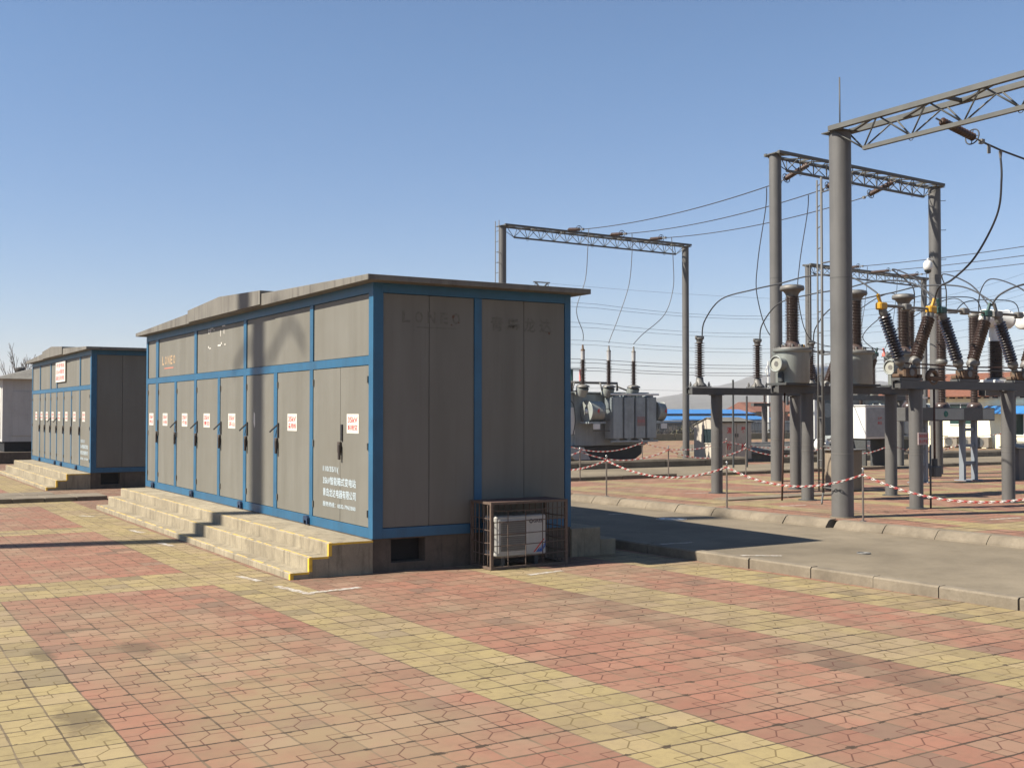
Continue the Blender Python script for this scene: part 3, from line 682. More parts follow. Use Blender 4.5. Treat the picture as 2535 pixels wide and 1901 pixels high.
# ------------------------------------------------------------------ air conditioner and its cage
ac = thing('air_conditioner', 'white outdoor air conditioner unit standing inside the rusty cage', 'air conditioner', (8.3, 14.1, .11))
q = MB(); q.box((8.28,14.10,.16),(9.16,14.42,.75), pm('aged_ac_casing', (.60,.585,.53), .5, 0, .08, 5, .2, (.4,.36,.28)), .02); q.build('casing', ac)
q = MB(); q.box((8.32,14.085,.21),(8.84,14.098,.70), pm('ac_grille_frame', (.62,.60,.55), .5), .03)
GR = pm('ac_grille', (.17,.16,.14), .55)
q.box((8.36,14.075,.24),(8.80,14.088,.455), GR, .012); q.box((8.36,14.075,.475),(8.80,14.088,.68), GR, .012)
for i in range(14): q.box((8.37,14.068,.25+.031*i),(8.79,14.0745,.258+.031*i), pm('ac_bar', (.26,.25,.225), .5))
q.build('fan_grille', ac)
q = MB()
for i in range(4): q.box((8.262,14.13+.065*i,.25),(8.279,14.165+.065*i,.68), GR)
q.build('side_fins', ac)
q = MB(); q.text('GREE', (8.93,14.0975,.635), (1,0,0), UZ, .17, .055, pm('grey_lettering', (.07,.07,.09), .5), .03); q.torus((8.895,14.0975,.66), (0,1,0), .024, .008, pm('grey_lettering', (.12,.12,.14), .5), 12, 4); q.build('badge', ac)
q = MB(); q.add([(8.93,14.0965,.20),(8.955,14.0965,.20),(9.135,14.0965,.39),(9.11,14.0965,.39)], [(0,1,2,3)], RED)
q.add([(8.975,14.0965,.20),(9.09,14.0965,.20),(9.145,14.0965,.28),(9.145,14.0965,.365)], [(0,1,2,3)], pm('blue_print', (.05,.16,.5), .5)); q.text('冷暖', (9.035,14.0952,.225), (1,0,.7), (0,0,1), .1, .06, STICK, .01); q.build('corner_label', ac)
for x in (8.42,9.0):
    q = MB(); q.box((x-.03,14.12,.02),(x+.03,14.40,.16), TDARK); q.build('foot', ac)
cg = thing('protective_cage', 'rusty steel bar cage round the white air conditioner at the kiosk end', 'cage', (8.12,13.95,0))
x0,x1,y0,y1,z1 = 8.12,9.45,13.95,14.56,.975
q = MB(); t_ = .042
for x in (x0,x1-t_):
    for y in (y0,y1-t_): q.box((x,y,0.005),(x+t_,y+t_,z1), CAGE)
for z in (.0,z1-t_):
    for y in (y0,y1-t_): q.box((x0+t_,y+.001,z+.006),(x1-t_,y+t_-.001,z+t_-.001), CAGE)
    for x in (x0,x1-t_): q.box((x+.001,y0+t_,z+.006),(x+t_-.001,y1-t_,z+t_-.001), CAGE)
q.build('frame', cg)
def bars(name, pts, r=.007):
    q = MB()
    for a, b in pts:
        mid = Vector(a).lerp(Vector(b), .5)+Vector((0, rk.uniform(-.012,.012), rk.uniform(-.02,.006) if abs(a[2]-b[2]) < .1 else 0))
        q.tube(smooth([a, mid, b], 4), r, CAGE, 6)
    q.build(name, cg)
bars('front_bars', [((x0+.30*i+.30,y0+.02,.02),(x0+.30*i+.30,y0+.02,z1-.13)) for i in range(3)]+[((x0+.02,y0+.012,.17+.17*i),(x1-.02,y0+.012,.2+.165*i)) for i in range(5)])
for xs_, xh_ in ((x0+.02,x0+.028),(x1-.02,x1-.028)): bars('side_bars', [((xs_,y0+.12*i+.13,.02),(xs_,y0+.12*i+.13,z1-.02)) for i in range(4)]+[((xh_,y0+.02,.22+.17*i),(xh_,y1-.02,.22+.17*i)) for i in range(4)])
bars('rear_bars', [((x0+.11*i+.14,y1-.02,.02),(x0+.11*i+.14,y1-.02,z1-.02)) for i in range(11)])
q = MB(); q.box((x0+.02,y0+.02,z1-.012),(x1-.02,y1-.02,z1-.004), pm('rust_sheet', (.12,.055,.04), .85, 0, .3, 12)); q.build('top_sheet', cg)

# ------------------------------------------------------------------ insulators and switchyard equipment
def sheds(r0, r1, z0, z1, n, alt=1.0):
    """profile of a ribbed porcelain column"""
    p = [(r0, z0)]; st = (z1-z0)/n
    for i in range(n):
        z = z0+st*i; rr = r1 if i % 2 == 0 else r0+(r1-r0)*alt
        p += [(r0, z+st*.18), (rr, z+st*.42), (rr*.985, z+st*.56), (r0*1.06, z+st*.80)]
    return p+[(r0, z1)]
def channel_beam(mb, x0, x1, y, z0, z1, mat, dy=.11):
    for s_ in (-1, 1):
        mb.box((x0,y+s_*dy-.012,z0),(x1,y+s_*dy+.012,z1), mat)
        mb.box((x0+.002,y+s_*dy-.012-(.05 if s_ > 0 else -.0245),z1-.012),(x1-.002,y+s_*dy-(.013 if s_ > 0 else -.062),z1-.001), mat)
        mb.box((x0+.002,y+s_*dy-.012-(.05 if s_ > 0 else -.0245),z0+.001),(x1-.002,y+s_*dy-(.013 if s_ > 0 else -.062),z0+.012), mat)
    x = x0+.05
    while x < x1:
        mb.box((x,y-dy+.013,z0+.02),(x+.06,y+dy-.013,z1-.02), mat); x += .93
def steel_frame(label, y, x0, x1, cols, ztop=2.87, r=.14):
    rt_ = thing('equipment_frame', label, 'steel frame', (cols[0], y, ZY), 'steel post and beam frames carrying insulators')
    for c in cols:
        q = MB(); q.cyl((c,y,ZY),(c,y,ztop-.185), r, GREY, seg=24); q.cyl((c,y,ztop-.185),(c,y,ztop-.172), r+.05, GREYD, seg=20); q.cyl((c,y,ZY),(c,y,ZY+.02), r+.07, GREYD, seg=20)
        q.cyl((c,y,ZY+1.12),(c,y,ZY+1.135), r+.004, METAL, seg=24, caps=False); q.cyl((c,y,ZY+1.24),(c,y,ZY+1.25), r+.003, METAL, seg=24, caps=False); q.build('post', rt_)
    q = MB(); channel_beam(q, x0, x1, y, ztop-.17, ztop, GREYD); q.build('beam', rt_)
    return rt_
F1 = steel_frame('rear steel frame on two grey posts carrying the slim post insulators', 21.0, 17.78, 22.5, (18.66, 21.34))
F2 = steel_frame('middle steel frame on two grey posts carrying the grey instrument transformer tanks', 18.25, 17.92, 22.75, (18.92, 21.71))
F3 = steel_frame('front steel frame on two grey posts carrying the V-shaped disconnectors', 15.5, 18.62, 25.0, (19.20, 22.25), 2.92)
F4 = steel_frame('distant steel frame with V-shaped disconnectors behind the middle frame', 28.0, 28.6, 34.9, (29.7, 33.8))
F5 = steel_frame('steel frame carrying the white drum-headed transformers at the right', 21.0, 28.95, 34.0, (30.3, 33.0), 2.92)
q = MB(); q.tube([(18.37,18.5,ZY),(18.37,18.4,2.7)], .022, pm('brown_conduit', (.10,.05,.035), .7), 8); q.build('conduit', F2)
q = MB(); q.tube([(19.68,15.42,1.15),(19.68,15.42,2.9)], .024, pm('brown_conduit', (.10,.05,.035), .7), 8); q.tube([(19.47,15.36,ZY),(19.47,15.36,1.6)], .02, GREYD, 8); q.build('drive_rod', F3)
q = MB(); q.box((19.60,15.34,.92),(19.82,15.52,1.15), GREYD, .02); q.cyl((19.68,15.42,1.12),(19.68,15.42,1.30), .06, TDARK); q.build('mechanism_box', F3)
q = MB(); q.torus((19.62,15.42,3.0), (0,1,0), .14, .05, RUSTY, 14, 6); q.box((19.5,15.36,2.93),(19.9,15.5,3.02), RUSTY, .01); q.tube([(18.9,15.5,3.28),(20.8,15.5,3.24),(22.65,15.5,3.26),(24.5,15.5,3.26)], .018, pm('brown_conduit', (.10,.05,.035), .7), 6); q.tube([(19.0,15.42,3.19),(20.8,15.42,3.16),(22.65,15.42,3.18),(24.5,15.42,3.18)], .014, GREYD, 6); q.build('linkage', F3)
wsn = MB(); wsn.box((19.06,15.325,1.60),(19.38,15.345,1.85), pm('pale_pink_sign', (.55,.42,.40), .6), .003)
for i, t_ in enumerate(('高压危险', '禁止攀登')): wsn.text(t_, (19.085,15.322,1.745-.11*i), (1,0,0), UZ, .26, .075, REDF, .015)
tag(wsn.build('warning_sign'), 'small red lettered sign strapped to the left post of the front frame', 'sign')

def post_insulator(x, y, z, label):
    t = thing('post_insulator', label, 'insulator', (x, y, z), 'slim post insulators on the rear frame')
    q = MB(); q.box((x-.24,y-.16,z+.002),(x+.24,y+.16,z+.03), GREYD)
    for a in (-.19,.19):
        for b in (-.12,.12): q.cyl((x+a,y+b,z+.03),(x+a,y+b,z+.13), .018, METAL, seg=8); q.cyl((x+a,y+b,z+.05),(x+a,y+b,z+.08), .035, METAL, seg=6)
    q.lathe([(.17,.03),(.165,.06),(.10,.12),(.085,.25)], METAL, (x,y,z)); q.build('base', t)
    q = MB(); q.lathe(sheds(.052,.128,.25,1.10,15,.92), PORC, (x,y,z)); q.build('porcelain', t)
    q = MB(); q.lathe([(.075,1.08),(.08,1.15),(.11,1.18),(.11,1.2),(.05,1.21)], METAL, (x,y,z)); q.box((x-.13,y-.03,z+1.18),(x+.13,y+.03,z+1.25), METAL, .01); q.build('cap', t)
    return t
p0 = post_insulator(18.12, 21.0, 2.88, 'slim brown post insulator at the left end of the rear frame')
copy_tree(p0, None, (20.03,21.0,2.88), 'slim brown post insulator in the middle of the rear frame, right of a grey post')
copy_tree(p0, None, (21.93,21.0,2.88), 'slim brown post insulator partly behind the first grey transformer tank')

def instrument_tx(x, y, z, label):
    t = thing('instrument_transformer', label, 'transformer', (x, y, z), 'grey tank instrument transformers on the middle frame')
    q = MB(); q.box((x-.50,y-.3,z+.001),(x+.50,y+.3,z+.05), TDARK); q.lathe([(.36,.05),(.375,.07),(.375,.72),(.385,.745),(.43,.76),(.43,.80)], TANK, (x,y,z), seg=32)
    q.lathe([(.435,.80),(.435,.83),(.33,.845),(.25,.85)], RUSTY if False else METAL, (x,y,z), seg=32)
    for i in range(10):
        a = i*.63; q.cyl((x+.40*math.cos(a),y+.40*math.sin(a),z+.83),(x+.40*math.cos(a),y+.40*math.sin(a),z+.865), .018, METAL, seg=6)
    for a in (2.4, 5.5): q.prism([(.455,.60),(.56,.74),(.46,.74)], -.012, .012, TANK) if False else q.beam((x+.36*math.cos(a),y+.36*math.sin(a),z+.62),(x+.45*math.cos(a),y+.45*math.sin(a),z+.76), .03, .06, TANK)
    for i in range(8):
        a = i*math.pi/4; q.cyl((x+.215*math.cos(a),y+.215*math.sin(a),z+.85),(x+.215*math.cos(a),y+.215*math.sin(a),z+.92), .025, METAL, seg=6)
    q.build('tank', t)
    d = Vector((-.985,-.08,0)).normalized(); c = Vector((x,y,z+.47))
    q = MB(); q.cyl(c+d*.30, c+d*.56, .155, TANK, seg=24, caps=False); q.torus(c+d*.56, d, .17, .018, TANK, 24, 6); q.cyl(c+d*.38, c+d*.545, .152, pm('pale_sight_glass', (.50,.50,.43), .2), seg=24); q.cyl(c+d*.545, c+d*.55, .06, METAL, seg=12)
    q.build('sight_port', t)
    q = MB(); c2 = c+Vector((0,0,-.30)); q.box((c2.x+d.x*.37-.07,c2.y+d.y*.37-.07,z+.06),(c2.x+d.x*.37+.07,c2.y+d.y*.37+.07,z+.28), TDARK, .02); q.build('terminal_box', t)
    q = MB(); q.lathe([(.25,.845),(.21,.88),(.16,.92),(.145,1.0)]+sheds(.118,.165,1.0,2.0,28,.86)+[(.13,2.0)], PORC, (x,y,z), seg=24); q.build('porcelain', t)
    q = MB(); q.lathe([(.135,2.0),(.15,2.06),(.20,2.12),(.26,2.135),(.275,2.17),(.265,2.23),(.20,2.255),(.05,2.26)], METAL, (x,y,z), seg=28); q.build('cap', t)
    q = MB(); q.lathe([(.09,.845),(.09,.89),(.03,.9)], YCAP, (x+.30,y+.08,z), seg=12); q.build('filler_cap', t)
    return t
c0 = instrument_tx(18.47, 18.25, 2.873, 'grey tank transformer with tall brown porcelain, left of the thick near gantry pole')
copy_tree(c0, None, (20.52,18.25,2.873), 'grey tank transformer with tall porcelain, half hidden just right of the near gantry pole')
copy_tree(c0, None, (22.2,18.25,2.873), 'grey tank transformer with tall porcelain, behind the yellow-capped disconnector')

def disconnector(x, y, z, cap, label, grp, n=15):
    t = thing('disconnector', label, 'switch', (x, y, z), grp)
    q = MB(); q.box((x-.34,y-.12,z+.002),(x+.34,y+.12,z+.05), GREYD); q.box((x-.20,y-.11,z+.05),(x+.20,y+.11,z+.26), RUSTY, .03); q.cyl((x,y-.13,z+.16),(x,y-.10,z+.16), .07, METAL, seg=12)
    q.box((x-.36,y-.10,z+.05),(x-.24,y+.10,z+.13), RUSTY, .02); q.box((x+.24,y-.10,z+.05),(x+.36,y+.10,z+.13), RUSTY, .02); q.build('gear_base', t)
    tips = []
    for s_ in (-1, 1):
        b = Vector((x+s_*.13,y,z+.20)); d = Vector((s_*.445,0,.895)).normalized(); L_ = 1.50
        q = MB(); q.cyl(b, b+d*.16, .07, METAL, r1=.06, seg=14); q.lathe([(.08,.14),(.11,.18),(.11,.26),(.08,.31)], METAL, b, d); q.build('insulator_foot', t)
        q = MB(); q.lathe(sheds(.065,.130,.30,1.26,n), PORC, b, d, seg=20); q.build('porcelain', t)
        tip = b+d*1.42; tips.append(tip)
        q = MB(); q.lathe([(.075,1.24),(.09,1.30),(.07,1.40)], METAL, b, d); q.box((tip.x-.11,y-.08,tip.z-.05),(tip.x+.11,y+.08,tip.z+.10), cap, .025); q.beam(tip+Vector((s_*.03,0,.08)), tip+Vector((s_*.11,0,.26)), .045, .06, cap); q.build('terminal_cap', t)
    a, b = tips
    q = MB(); h_ = Vector((0,0,.04)); q.cyl(a+h_, a.lerp(b,.5)+h_, .032, METAL, seg=10); q.cyl(a.lerp(b,.5)+h_, b+h_, .026, METAL, seg=10); q.build('contact_arm', t)
    q = MB(); mid = a.lerp(b,.5)+h_; q.box((mid.x-.10,y-.065,mid.z-.07),(mid.x+.10,y+.065,mid.z+.07), METAL, .02); q.build('contact_head', t)
    return t
GD = 'V-shaped disconnectors on the front frame'
disconnector(18.95, 15.5, 2.925, YCAP, 'V-shaped disconnector with yellow caps, on the front frame', GD)
disconnector(20.80, 15.5, 2.925, GCAP, 'V-shaped disconnector with dark green caps, on the front frame', GD)
disconnector(22.68, 15.5, 2.925, METAL, 'V-shaped disconnector at the right edge, with plain grey caps', GD)
GD = 'V-shaped disconnectors on the distant frame'
disconnector(29.75, 28.0, 2.875, YCAP, 'distant V-shaped disconnector with yellow caps, behind the first grey tank', GD)
disconnector(31.75, 28.0, 2.875, GCAP, 'distant V-shaped disconnector with green caps, between two grey tanks', GD)
disconnector(33.80, 28.0, 2.875, RCAP, 'distant V-shaped disconnector with red caps, above the white cabinet', GD)

LEGM = pm('blue_grey_leg_paint', (.27,.30,.33), .5, 0, .1, 3)
# live tank circuit breaker: three columns on one box girder
br = thing('circuit_breaker', 'three-column brown circuit breaker on a grey box girder before the cream house', 'circuit breaker', (27.4, 21.1, ZY))
q = MB(); q.box((25.4,20.85,2.02),(29.32,21.35,2.40), GREYD, .01); q.box((26.6,20.84,2.06),(27.9,20.849,2.37), TANK); q.box((28.75,20.84,2.06),(29.28,20.849,2.37), TANK)
q.build('girder', br)
q = MB(); q.torus((27.1,20.835,2.22), (0,1,0), .07, .018, pm('green_emblem', (.02,.22,.16), .5), 18, 5); q.box((27.075,20.83,2.15),(27.125,20.838,2.29), pm('green_emblem', (.02,.22,.16), .5)); q.build('emblem', br)
for lx in (28.16, 28.70, 26.12, 26.5):
    q = MB(); q.box((lx-.05,21.02,ZY),(lx+.05,21.18,2.02), LEGM); q.box((lx-.12,20.9,ZY),(lx+.12,21.3,ZY+.025), LEGM); q.build('leg', br)
for xa in (28.211, 26.171):
    q = MB()
    for z in (.75,1.25,1.72): q.box((xa,21.05,z),(xa+(.438 if xa > 27 else .278),21.15,z+.09), LEGM)
    q.build('cross_brace', br)
for cx in (25.9, 27.27, 28.73):
    q = MB(); q.lathe([(.22,2.40),(.22,2.45),(.15,2.55)]+sheds(.088,.13,2.55,3.62,22,.85)+[(.12,3.62)], PORC, (cx,21.1,0)); q.build('support_porcelain', br)
    q = MB(); q.lathe([(.11,3.62),(.165,3.66),(.165,3.76),(.13,3.80)], METAL, (cx,21.1,0)); q.build('flange', br)
    q = MB(); q.lathe([(.12,3.80)]+sheds(.12,.165,3.80,5.05,26,.85)+[(.12,5.05)], PORC, (cx,21.1,0)); q.build('interrupter_porcelain', br)
    q = MB(); q.lathe([(.13,5.05),(.155,5.08),(.155,5.16),(.07,5.18)], METAL, (cx,21.1,0)); q.box((cx-.05,20.8,5.10),(cx+.35,20.9,5.13), METAL); q.build('top_terminal', br)
# white drum-headed transformers
def drum_tx(x, y, z, label):
    t = thing('drum_transformer', label, 'transformer', (x, y, z), 'white drum-headed transformers')
    q = MB(); q.box((x-.42,y-.35,z+.002),(x+.42,y+.35,z+.30), WHITE, .02)
    for i in range(6): q.box((x-.44+.16*i,y-.37,z+.04),(x-.40+.16*i,y-.351,z+.26), WHITE)
    q.lathe([(.34,.30),(.30,.36)], METAL, (x,y,z)); q.build('base_box', t)
    q = MB(); q.lathe([(.30,.34)]+sheds(.165,.24,.36,1.45,20,.85)+[(.22,1.45)], PORC, (x,y,z), seg=22); q.build('porcelain', t)
    q = MB(); q.lathe([(.19,1.45),(.20,1.55),(.19,1.75),(.19,1.98)], WHITE, (x,y,z), seg=22); q.build('neck', t)
    q = MB(); q.lathe([(.05,-.60),(.22,-.585),(.265,-.54),(.265,.50),(.29,.505),(.29,.54),(.265,.55),(.265,.60),(.05,.61)], WHITE, (x,y,z+2.12), (1,0,0), seg=28); q.box((x-.15,y-.29,z+2.05),(x-.05,y-.25,z+2.13), TDARK); q.cyl((x+.60,y,z+2.12),(x+.80,y,z+2.12), .05, METAL); q.build('drum_head', t)
    return t
d0 = drum_tx(29.62, 21.0, 2.925, 'white drum-headed transformer on brown porcelain, left of the frame edge')
copy_tree(d0, None, (31.42,21.0,2.925), 'white drum-headed transformer cut by the right edge of the photo')

# ------------------------------------------------------------------ gantries
def truss(rt_, a, b, wd, dp, n, mat=TRUSS, cut=(1.0,1.0), t=.05):
    """triangular lattice beam: two top chords, one bottom chord, zigzag bracing"""
    a = Vector(a); b = Vector(b); d = (b-a).normalized(); s_ = d.cross(Vector((0,0,1))).normalized()*wd/2; L_ = (b-a).length
    q = MB()
    for k in (-1, 1): q.beam(a+s_*k, b+s_*k, t*1.5, t*1.5, mat)
    q.build('top_chords', rt_)
    q = MB(); lo = Vector((0,0,-dp)); q.beam(a+d*cut[0]+lo, b-d*cut[1]+lo, t*1.2, t*1.2, mat)
    q.build('bottom_chord', rt_)
    q = MB(); st = (L_-cut[0]-cut[1])/n
    for i in range(n+1):
        p = a+d*(cut[0]+st*i)+lo
        for k in (-1, 1):
            for o in (-.5, .5):
                u_ = cut[0]+st*(i+o)
                u_ = max(.0, min(L_, u_ if not (i == 0 and o < 0) and not (i == n and o > 0) else (0 if o < 0 else L_)))
                q.tube([p, a+d*u_+s_*k], t*.27, mat, 5)
    q.build('bracing', rt_)
    q = MB()
    for i in range(n+1):
        u0 = min(L_-.05, .05+(L_-.1)*i/n); u1 = min(L_-.05, .05+(L_-.1)*(i+.8)/n)
        q.beam(a+d*u0-s_+Vector((0,0,-t*.3)), a+d*u1+s_+Vector((0,0,-t*.3)), t*1.0, t*.5, mat)
        if i % 2 == 0: q.beam(a+d*u0-s_, a+d*u0+s_, t*.9, t*.9, mat)
    q.build('top_braces', rt_)
    q = MB()
    for i in (1, n//2, n-1): q.torus(a+d*(cut[0]+st*i)+lo+Vector((0,0,-.03)), s_, .05, .008, mat, 10, 4)
    q.build('hanger_rings', rt_)
def pole(rt_, x, y, z0, z1, r, bands=()):
    q = MB(); q.cyl((x,y,z0),(x,y,z1), r, GREY, seg=32); q.cyl((x,y,z0),(x,y,z0+.015), r+.035, KERBM, seg=24)
    for b in (1.48,)+tuple(bands): q.cyl((x,y,b),(x,y,b+.02), r+.004, METAL, seg=32, caps=False)
    q.cyl((x,y,z0+(z1-z0)*.62),(x,y,z0+(z1-z0)*.62+.012), r+.003, GREYD, seg=32, caps=False)
    q.box((x-r-.04,y-r-.04,z1),(x+r+.04,y+r+.04,z1+.02), TRUSS)
    return q.build('pole', rt_)
def steps_on(rt_, x, y, r, z0, z1, side=(1,0)):
    q = MB(); z = z0
    while z < z1:
        q.tube([(x+side[0]*r,y+side[1]*r,z),(x+side[0]*(r+.17),y+side[1]*(r+.17),z),(x+side[0]*(r+.17),y+side[1]*(r+.17),z+.03)], .010, TRUSS, 5); z += .95
    q.build('climbing_pegs', rt_)
GG = 'steel portal gantries'
g1 = thing('gantry', 'grey portal gantry over the transformer, rising behind the near kiosk roof', 'gantry', (22.13,37.15,ZY), GG)
pole(g1, 22.13, 37.15, ZY, 9.45, .15); pole(g1, 31.28, 37.15, ZY, 9.35, .145)
truss(g1, (22.1,37.15,9.5), (31.4,37.15,9.42), .5, .42, 13, cut=(.55,.65), t=.05)
q = MB()
for k in (0, .28): q.tube([(21.72,37.0-k,1),(21.72,37.0-k,9.6)], .018, GREY, 5)
z = 1.2
while z < 9.5: q.tube([(21.72,37.0,z),(21.72,36.72,z)], .012, GREY, 4); q.tube([(21.72,36.9,z),(22.05,37.1,z)], .010, GREY, 4) if int(z*2) % 4 == 0 else None; z += .4
q.build('ladder', g1)
g2 = thing('gantry', 'grey portal gantry right of centre carrying three slanting insulator strings', 'gantry', (23.4,23.75,ZY), GG)
pole(g2, 23.39, 23.75, ZY, 9.74, .175); pole(g2, 30.42, 23.75, ZY, 9.52, .19, (6.6,6.95,3.2))
truss(g2, (23.25,23.75,9.78), (30.55,23.75,9.58), .55, .42, 11, cut=(.6,.65), t=.055); steps_on(g2, 30.42, 23.75, .19, 1.5, 9.3, (.86,-.5))
g3 = thing('gantry', 'thick near gantry pole and lattice beam leaving the photo at the right edge', 'gantry', (16.42,14.95,ZY), GG)
pole(g3, 16.42, 14.95, ZY, 7.60, .205); pole(g3, 16.42, 6.2, ZY, 7.6, .205)
truss(g3, (16.42,14.98,7.66), (16.42,6.1,7.66), .50, .46, 7, TRUSS, (.6,.72), .062)
q = MB(); q.tube([(16.42,14.95,7.62),(16.42,14.95,8.68)], .014, GREYD, 6); q.build('lightning_rod', g3)
q = MB()
for k in (0, .26): q.tube([(16.62+k*.6,15.62+k,.7),(16.62+k*.6,15.62+k,6.9)], .026 if k == 0 else .018, GREY, 6)
z = .9
while z < 6.8: q.tube([(16.62,15.62,z),(16.78,15.88,z)], .012, GREY, 4); z += .42
for z in (.8,1.6,3.4,5.2,6.6): q.tube([(16.62,15.62,z),(16.5,15.1,z)], .016, GREY, 5)
q.tube([(16.62,15.62,.7),(16.5,15.55,.55),(16.45,15.5,.5)], .02, GREY, 5); q.build('ladder', g3)
g4 = thing('gantry', 'smaller distant portal gantry seen right of the near gantry pole', 'gantry', (41.6,40,ZY), GG)
pole(g4, 41.6, 40, ZY, 9.55, .15); pole(g4, 50.3, 40, ZY, 9.4, .15); truss(g4, (41.5,40,9.62), (50.45,40,9.44), .5, .42, 12, cut=(.5,.6), t=.055)
q = MB()
for k in (0, .28): q.tube([(41.2,39.8-k,1),(41.2,39.8-k,9.6)], .02, GREY, 5)
z = 1.2
while z < 9.5: q.tube([(41.2,39.8,z),(41.2,39.52,z)], .014, GREY, 4); z += .4
q.build('ladder', g4)
cmn = thing('security_camera', 'white dome security camera on the right pole of the string-carrying gantry', 'camera', (29.9,23.6,6.85))
q = MB(); q.lathe([(.05,-.16),(.115,-.12),(.14,-.04),(.14,.08),(.10,.16),(.04,.19)], WHITE, (29.88,23.6,6.93)); q.build('housing', cmn)
q = MB(); q.lathe([(.02,-.235),(.08,-.21),(.11,-.15),(.11,-.12)], GLASS, (29.88,23.6,6.93)); q.build('dome', cmn)
q = MB(); q.tube(smooth([(29.88,23.6,7.1),(29.92,23.62,7.17),(30.25,23.7,7.15)], 5), .025, WHITE, 6); q.build('bracket', cmn)

# insulator strings, conductors and droppers
def string(a, b, label, grp, ring=True, n=11, r=.085):
    a = Vector(a); b = Vector(b); d = (b-a).normalized(); L_ = (b-a).length
    t = thing('insulator_string', label, 'insulator string', tuple(a), grp)
    q = MB(); q.cyl(a, a+d*.16, .016, METAL, seg=6); q.cyl(b-d*.24, b, .016, METAL, seg=6); q.box((b.x-.04,b.y-.04,b.z-.04),(b.x+.04,b.y+.04,b.z+.04), METAL); q.build('fittings', t)
    q = MB(); q.lathe(sheds(.04,r,.14,L_-.22,n), pm('brown_string_glaze', (.085,.045,.03), .35, 0, .3, 14, 0, (.2,.13,.08)), a, d, seg=14); q.build('discs', t)
    if ring:
        q = MB(); c = b-d*.27; q.torus(c, d, .14, .013, WIRE, 20, 5)
        x, y, z = frame(d)
        for k in (0, 1): q.beam(c-x*.14 if k else c-y*.14, c+x*.14 if k else c+y*.14, .012, .012, WIRE)
        q.build('grading_ring', t)
    return t
def wire(name, pts, r, label, grp=None, mat=WIRE, cat='cable', seg=6):
    q = MB(); q.tube(pts, r, mat, seg); return tag(q.build(name), label, cat, grp)
XS = ((24.6, 25.05), (26.4, 27.15), (28.3, 29.17)); wch = ('left', 'middle', 'right')
for i, (xa, xb) in enumerate(XS):
    ea = Vector((xa, 24.78, 9.27-.05*i)); eb = Vector((xb, 35.9, 9.42))
    string((xa,23.5,9.62-.06*i), ea, f'brown insulator string slanting from the beam right of centre, {wch[i]} of three', 'insulator strings on the second gantry', n=13)
    string((xb,37.0,9.56-.03*i), eb, f'dark insulator string on the beam over the transformer, {wch[i]} of three', 'insulator strings on the transformer gantry', n=14, r=.07)
    wire('conductor', sag(ea, eb, .22, 20), .016, f'long overhead conductor between the two gantries, {wch[i]} of three', 'conductors between the gantries')
    bx = (24.63, 25.85, 27.05)[i]; dt = Vector((xb, 35.5, 9.37)); L_ = dt-Vector((bx,35.3,4.85))
    pts = {0: [dt,(25.0,35.5,8.6),(24.85,35.45,7.4),(24.4,35.4,6.2),(24.62,35.3,5.35),(bx,35.3,5.0)], 1: [dt,(27.15,35.5,8.6),(26.95,35.45,7.3),(26.4,35.4,6.0),(25.95,35.3,5.2),(bx,35.3,4.95)], 2: [dt,(29.25,35.5,8.4),(29.2,35.45,7.3),(28.7,35.4,6.2),(27.5,35.3,5.35),(bx,35.3,4.95)]}[i]
    wire('dropper_cable', smooth(pts, 8), .015, f'thin cable dropping onto the transformer bushing, {wch[i]} of three', 'cables dropping onto the transformer bushings', WIRER)
    da = Vector((xa, 25.35, 9.2-.05*i)); tx = (28.92, 30.9, 32.95)[i]
    wire('dropper_cable', smooth([da,(xa+.1,25.5,8.6),(xa+.05,25.8,7.0),(xa+.4,26.2,5.9),(xa+2.2,27.4,4.75),(tx,28.0,4.55)], 8), .015, f'cable hanging from the second gantry beam down to the distant disconnectors, {wch[i]} of three', 'cables dropping onto the distant disconnectors')
# bay wires over the tanks
for i, (xi, ct, xv) in enumerate(((18.12,18.47,18.13),(20.03,20.52,19.98),(21.93,22.2,21.85))):
    pts = [(xi+.08,21.0,4.1),(xi+.08,20.9,4.5),(xi+.12,20.35,4.98),(xi+.25,19.4,5.13),(ct-.2,18.45,5.17),(ct-.2,17.5,5.25),(xv+.1,16.4,5.12),(xv+.01,15.65,4.75),(xv,15.5,4.6)]
    wire('busbar_cable', smooth(pts, 8), .017, f'arched cable from the {ORD[i]} slim post insulator over its grey tank to the front disconnector', 'arched cables over the grey tanks')
    bx = (25.9,27.27,28.73)[i]; vx = (19.85,21.7,23.6)[i]
    wire('busbar_cable', smooth([(vx,15.55,4.62),(vx+.5,16.4,5.2),(vx+1.9,18.2,5.7),(bx-1.2,20.0,5.62),(bx-.1,20.85,5.2)], 8), .016, f'arched cable from the front frame to the top of the {ORD[i]} breaker column', 'arched cables to the circuit breaker')
    dx = (29.62,31.42,33.2)[i]
    if i < 2: wire('busbar_cable', smooth([(bx+.3,20.85,5.15),(bx+1.0,20.9,5.5),(dx-1.1,20.95,5.6),(dx-.64,21.0,5.2),(dx-.59,21.0,5.06)], 8), .015, f'short looping cable from the {ORD[i]} breaker column to a white drum', 'looping cables to the white drums')
    wire('busbar_cable', smooth([(bx,21.15,5.18),(bx+.6,22.2,5.75),(bx+2.0,24.5,5.6),(bx+3.0,26.6,4.9),((28.92,30.9,32.95)[i]+1.7,28.0,4.5)], 8), .015, f'sagging cable behind the {ORD[i]} breaker column towards the distant frame', 'cables behind the circuit breaker')
